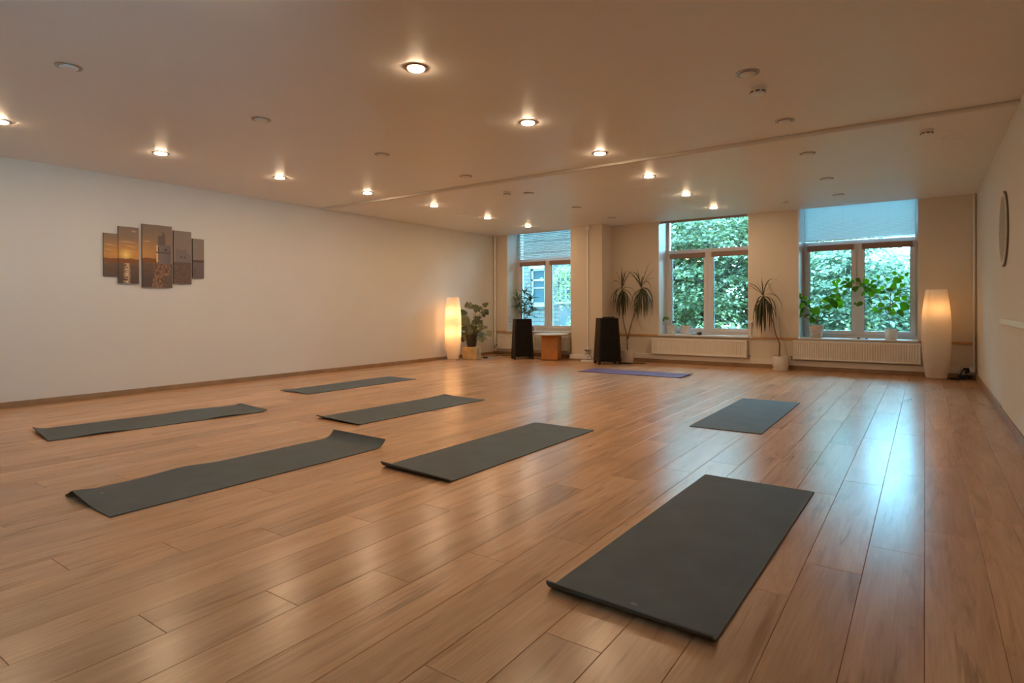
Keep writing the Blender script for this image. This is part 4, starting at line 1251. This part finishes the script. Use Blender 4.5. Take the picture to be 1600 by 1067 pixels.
for a, c in (((-5.385, PYF - .06, .205), (-5.24, 9.98, .05)), ((-5.33, PYF - .06, .205), (-5.15, 10.0, .05)), ((-5.36, PYF - .06, .20), (-5.12, 10.06, .01)), ((-5.28, 9.98, .05), (-5.08, 10.06, .012)), ((-5.2, 10.0, .05), (-5.06, 10.1, .012))):
    a, c = Vector(a), Vector(c)
    pts = [a] + [a.lerp(c, t) + Vector((rc.uniform(-.05, .05), rc.uniform(-.05, .03), -.03 * math.sin(t * 3.14) + rc.uniform(0, .05))) for t in (.25, .45, .65, .85)] + [c]
    pts = [Vector((p.x, min(p.y, PYF - .05), max(.008, p.z))) for p in pts]
    MB().tube(pts, .005, 6).build('cable', rc.choice(['cable_black', 'cable_grey', 'cable_black']), root, smooth=True)
root = thing('floor_cable', (-4.5, 10.2, 0), 'dark cable lying between the pillar speaker and dracaena pot', 'cable')
MB().tube([(-4.95, 10.25, .006), (-4.75, 10.18, .006), (-4.62, 10.10, .006), (-4.52, 10.12, .006), (-4.42, 10.22, .006), (-4.30, 10.30, .006), (-4.18, 10.22, .006)], .006, 6).build('cord', 'cable_black', root, smooth=True)
MB().box((-4.60, 10.05, .001), (-4.42, 10.14, .022), .004).build('adapter', 'black_plastic', root)
root = thing('wall_socket', (-7.85, YB - .1, .2), 'white double socket under the corner pipe behind the monstera', 'socket')
MB().box((XL + .05, YB - .05, .17), (XL + .20, YB, .245), .006).build('plate', 'white_plastic', root)
for x in (.095, .155):
    MB().tube([(XL + x, YB - .048, .207), (XL + x, YB - .056, .207)], .02, 14).build('outlet', 'black_plastic', root)
root = thing('floor_cable', (-7.4, 10.2, 0), 'thin dark cable on the floor between the monstera and left speaker', 'cable')
MB().tube([(XL + .12, YB - .06, .18), (XL + .16, YB - .12, .06), (-7.65, YB - .16, .006), (-7.45, 10.3, .006), (-7.2, 10.38, .006), (-6.95, 10.2, .006)], .006, 6).build('cord', 'cable_black', root, smooth=True)
MB().box((-7.44, 9.60, .001), (-7.36, 9.66, .03), .006).build('switch', 'black_plastic', root)
MB().tube([(-7.40, 9.63, .012), (-7.5, 9.8, .006), (-7.55, 10.1, .006), (-7.6, 10.4, .006)], .004, 6).build('lamp_lead', 'cable_black', root, smooth=True)
root = thing('wall_socket', (XR - .06, YB - .06, .12), 'white junction box with plugs in the right corner', 'socket')
MB().box((XR - .095, YB - .055, .095), (XR - .02, YB - .0, .175), .006).build('box', 'white_plastic', root)
MB().tube([(XR - .09, YB - .05, .14), (XR - .15, YB - .07, .14)], .018, 12).build('plug', 'black_plastic', root)
MB().tube([(XR - .09, YB - .05, .11), (XR - .13, YB - .09, .10)], .016, 12).build('plug', 'black_plastic', root)
root = thing('floor_cable', (.4, 10.45, 0), 'bundle of black cables on the floor right of the corner lamp', 'cable')
for pts in ([(XR - .15, YB - .07, .14), (XR - .19, YB - .1, .07), (XR - .16, YB - .14, .012), (.36, 10.42, .008), (.28, 10.50, .008), (.20, 10.55, .008)], [(XR - .13, YB - .09, .10), (XR - .10, YB - .14, .03), (XR - .14, YB - .2, .008), (.40, 10.50, .008), (.33, 10.46, .008)]):
    MB().tube(pts, .007, 6).build('cord', 'cable_black', root, smooth=True)
MB().box((.29, 10.40, .001), (.41, 10.46, .035), .006).build('adapter', 'black_plastic', root)
MB().box((XR - .22, YB - .10, .001), (XR - .06, YB - .03, .055), .006).build('extension_block', 'black_plastic', root)

# ------------------------------------------------------------------ outdoors
GZ = -1.0
tag(MB().box((-22, -6, LINT + .12), (9, YO, 7.4)).build('wall_upper_shade', 'pale_brick'), 'unseen upper storey added above the room to shade the brick house', 'wall', kind='structure')  # unseen storey, added to keep sky light off the house facade
tag(MB().box((-45, YO + .02, GZ - .2), (30, 60, GZ)).build('ground_outside', 'grass_ground'), 'grassy ground outside the windows', 'ground', kind='structure')
nprng = np.random.default_rng(12)
def leaf_cloud(clumps, per, size, rr, flat, seed):
    """clumps: list of centres + outward direction; returns verts, faces of many small folded leaves"""
    g = np.random.default_rng(seed)
    C = np.repeat(np.array([c[0] for c in clumps]), per, 0); O = np.repeat(np.array([c[1] for c in clumps]), per, 0)
    n = len(C)
    rad = rr * np.sqrt(g.random(n)); th = g.random(n) * 2 * np.pi
    off = np.stack([rad * np.cos(th), rad * np.sin(th), np.zeros(n)], 1)
    along = (off * O).sum(1)
    P = C + off
    P[:, 2] += -0.35 * np.maximum(0, along) - 0.12 * rad ** 2 / rr + g.normal(0, flat, n)
    nrm = np.stack([g.normal(0, .38, n), g.normal(0, .38, n), np.ones(n)], 1) + O * .45
    nrm /= np.linalg.norm(nrm, axis=1, keepdims=True)
    ta = g.random(n) * 2 * np.pi
    tip = np.stack([np.cos(ta), np.sin(ta), np.zeros(n)], 1) * .8 + O * .8 - np.array([0, 0, .5])
    tip -= nrm * (tip * nrm).sum(1, keepdims=True); tip /= np.linalg.norm(tip, axis=1, keepdims=True)
    side = np.cross(nrm, tip)
    s = (size * g.uniform(.65, 1.25, n))[:, None]
    v = np.stack([P - tip * s * .5, P + side * s * .36 + nrm * s * .07, P + tip * s * .55, P - side * s * .36 + nrm * s * .07], 1).reshape(-1, 3)
    i = np.arange(n) * 4
    f = np.stack([i, i + 1, i + 2, i, i + 2, i + 3], 1).reshape(-1, 3)
    return v, f
def mesh_np(name, v, f, mat, parent):
    o = np.array(ORIG[parent.name])
    me = bpy.data.meshes.new(name)
    me.vertices.add(len(v)); me.vertices.foreach_set('co', (v - o).astype(np.float32).ravel())
    me.loops.add(f.size); me.loops.foreach_set('vertex_index', f.astype(np.int32).ravel())
    me.polygons.add(len(f)); me.polygons.foreach_set('loop_start', np.arange(0, f.size, 3, dtype=np.int32)); me.polygons.foreach_set('loop_total', np.full(len(f), 3, dtype=np.int32))
    me.update(calc_edges=True); me.validate()
    me.materials.append(MATS[mat])
    ob = bpy.data.objects.new(name, me); COL.objects.link(ob); ob.parent = parent; ob['kind'] = 'stuff'
    return ob
def tree(x, y, zc, rx, rz, nclump, per, size, mat, label, seed, ry=None):
    r6 = random.Random(seed); ry = ry or rx
    root = thing('garden_tree', (x, y, GZ), label, 'tree', 'garden trees outside the windows')
    cl = []
    while len(cl) < nclump:
        d = Vector((r6.gauss(0, 1), r6.gauss(0, 1), r6.gauss(0, 1))).normalized()
        k = r6.uniform(.45, 1.0) ** .5
        p = Vector((x + d.x * rx * k, y + d.y * ry * k, zc + d.z * rz * k))
        if p.z < GZ + .35 or p.y < YO + 1.6: continue
        o = Vector((d.x, d.y, 0)); o = o.normalized() if o.length > .01 else Vector((1, 0, 0))
        cl.append((tuple(p), tuple(o)))
    v, f = leaf_cloud(cl, per, size, .50, .05, seed)
    mesh_np('foliage', v, f, mat, root)
    MB().tube([(x, y, GZ), (x + .05, y, zc * .4), (x - .04, y + .05, zc), (x, y, zc + rz * .7)], [.16, .13, .10, .03], 9).build('trunk', 'bark', root, smooth=True)
    for i in range(9):
        c = Vector(cl[i * (len(cl) // 9)][0]); a = Vector((x, y, zc * .3 + (zc * .5 + rz * .4) * i / 9))
        MB().tube([a, a.lerp(c, .5) + Vector((0, 0, .15)), c], [.06, .04, .012], 6).build('branch', 'bark', root, smooth=True)
    return root
tree(-4.7, 16.4, 2.0, 1.7, 2.8, 300, 60, .115, 'leaf_tree', 'broad leafy tree filling the left half of the middle window', 1)
tree(-6.15, 17.7, 1.9, 1.05, 2.7, 210, 60, .115, 'leaf_tree_pale', 'leafy tree at the left edge of the middle window', 5, 1.0)
tree(-2.9, 17.4, 2.0, 1.5, 2.8, 280, 60, .115, 'leaf_tree', 'leafy tree seen between the middle and right windows', 2)
tree(-1.4, 15.3, 1.0, 1.25, 1.75, 250, 60, .105, 'leaf_tree_skylit', 'pale green tree filling the left pane of the right window', 3)
tree(0.7, 16.2, .85, 1.5, 1.75, 290, 60, .11, 'leaf_tree_skylit', 'leafy tree filling the right pane of the right window', 4)
_q = at(903, 440, 14.4)
tree(_q.x, 14.4, 1.75, .62, .62, 34, 60, .085, 'leaf_tree_pale', 'small pale tree crown in the right pane of the first window', 6)
tree(-4.8, 20.4, 2.1, 2.2, 3.3, 330, 50, .17, 'leaf_tree', 'tall dense tree behind the front trees on the left', 7, 1.4)
tree(-0.6, 20.4, .7, 2.3, 1.9, 330, 50, .17, 'leaf_tree_skylit', 'tall dense tree behind the front trees in the middle', 10, 1.4)
tree(3.6, 20.4, 1.5, 2.6, 2.9, 300, 50, .17, 'leaf_tree', 'tall dense tree at the back right of the garden', 8, 1.4)
tree(3.3, 16.6, 1.8, 1.5, 2.6, 160, 50, .115, 'leaf_tree', 'leafy tree beyond the right end of the studio', 9)
def shrub(x, y, h, r, label, seed, mat='leaf_tree_pale'):
    r6 = random.Random(seed)
    root = thing('garden_shrub', (x, y, GZ), label, 'shrub', 'low shrubs under the trees')
    cl = []
    for i in range(46):
        a = r6.uniform(0, 6.28); k = r6.random() ** .5; z = r6.random()
        p = (x + r * k * math.cos(a), y + r * .7 * k * math.sin(a), GZ + .2 + h * z * (1 - .35 * k))
        cl.append((p, (math.cos(a), math.sin(a), 0)))
    v, f = leaf_cloud(cl, 30, .10, .28, .08, seed); mesh_np('foliage', v, f, mat, root)
    for k in range(5):
        a = 1.256 * k
        MB().tube([(x, y, GZ), (x + r * .4 * math.cos(a), y + r * .3 * math.sin(a), GZ + h * .5), (x + r * .7 * math.cos(a), y + r * .5 * math.sin(a), GZ + h * .9)], [.02, .014, .006], 5).build('stem', 'bark', root)
shrub(-4.1, 14.3, 1.9, .9, 'light green shrub low in the right pane of the middle window', 31)
shrub(-5.2, 14.6, 1.6, .8, 'light green shrub low in the left pane of the middle window', 32, 'leaf_tree')
shrub(-1.2, 13.9, 1.7, .8, 'pale shrub low behind the mullion of the right window', 33)
shrub(0.2, 13.9, 1.7, .9, 'pale shrub low in the right pane of the right window', 34)
shrub(at(893, 500, 13.6).x, 13.6, 1.65, .42, 'pale shrub low in the right pane of the first window', 35)

# brick house across the garden
YH = 17.0
root = thing('brick_house', (-12, YH, GZ), 'pale brick house with white windows seen through the first window', 'building')
def hx(px, py): 
    p = at(px, py, YH); return p.x, p.z
A0, A1 = hx(829, 476), hx(851.5, 419)
B0, B1 = hx(872.5, 471), hx(899, 420)
wins = [(A0[0], A1[0], A0[1], A1[1]), (B0[0], B1[0], B0[1], B1[1]), (A0[0] - 3.0, A0[0] - 1.9, A0[1], A1[1])]
wins.sort()
hw_ = MB(); cx0 = -17.0; top = 5.2
for (a, c, z0, z1) in wins:
    hw_.box((cx0, YH, GZ), (a, YH + .3, top)); hw_.box((a, YH, GZ), (c, YH + .3, z0)); hw_.box((a, YH, z1), (c, YH + .3, top)); cx0 = c
hw_.box((cx0, YH, GZ), (-7.6, YH + .3, top)); hw_.box((-7.9, YH + .3, GZ), (-7.6, YH + 8, top))
hw_.build('brick_wall', 'pale_brick', root)
for i, (a, c, z0, z1) in enumerate(wins):
    f = MB(); t = .07; y0, y1 = YH + .06, YH + .14
    f.box((a, y0, z0), (a + t, y1, z1)); f.box((c - t, y0, z0), (c, y1, z1)); f.box((a, y0, z0), (c, y1, z0 + t)); f.box((a, y0, z1 - t), (c, y1, z1))
    if i < 2:
        f.box((a, y0, z0 + (z1 - z0) * .66), (c, y1, z0 + (z1 - z0) * .66 + .06)); f.box((a, y0, z0 + (z1 - z0) * .45), (c, y1, z0 + (z1 - z0) * .45 + .035))
    else:
        xm = a + (c - a) * .38; f.box((xm - .03, y0, z0), (xm + .03, y1, z1)); f.box((a, y0, z0 + (z1 - z0) * .55), (c, y1, z0 + (z1 - z0) * .55 + .05))
    w = f.build('window', 'house_trim', root)
    MB().box((a + t, YH + .10, z0 + t), (c - t, YH + .105, z1 - t)).build('pane', 'house_glass', w)
    MB().box((a - .08, YH - .12, z0 - .07), (c + .08, YH + .06, z0)).build('sill', 'house_trim', w)
    MB().box((a - .05, YH - .02, z1), (c + .05, YH + .0, z1 + .09)).build('lintel', 'house_trim', w)
    MB().box((a, YH + .9, z0), (c, YH + .92, z1)).build('curtain', 'curtain_grey', w)
a, c, z0, z1 = wins[2]
MB().box((a + .05, YH - .04, z0 - 1.15), (c + .3, YH, z0 - .09)).build('wall_panel', 'grey_render', root)
MB().box((a - .1, YH - .55, z1 + .12), (c + .5, YH, z1 + .17), 0).build('canopy', 'house_trim', root)
rf = MB(); rf.add([(-17.3, YH - .5, top), (-7.3, YH - .5, top), (-7.3, YH + 4, top + 2.2), (-17.3, YH + 4, top + 2.2), (-17.3, YH - .5, top + .1), (-7.3, YH - .5, top + .1), (-7.3, YH + 4, top + 2.3), (-17.3, YH + 4, top + 2.3)],
                  [(0, 1, 2, 3), (4, 5, 6, 7), (0, 1, 5, 4), (1, 2, 6, 5), (2, 3, 7, 6), (3, 0, 4, 7)])
rf.build('roof', 'roof_sheet', root)
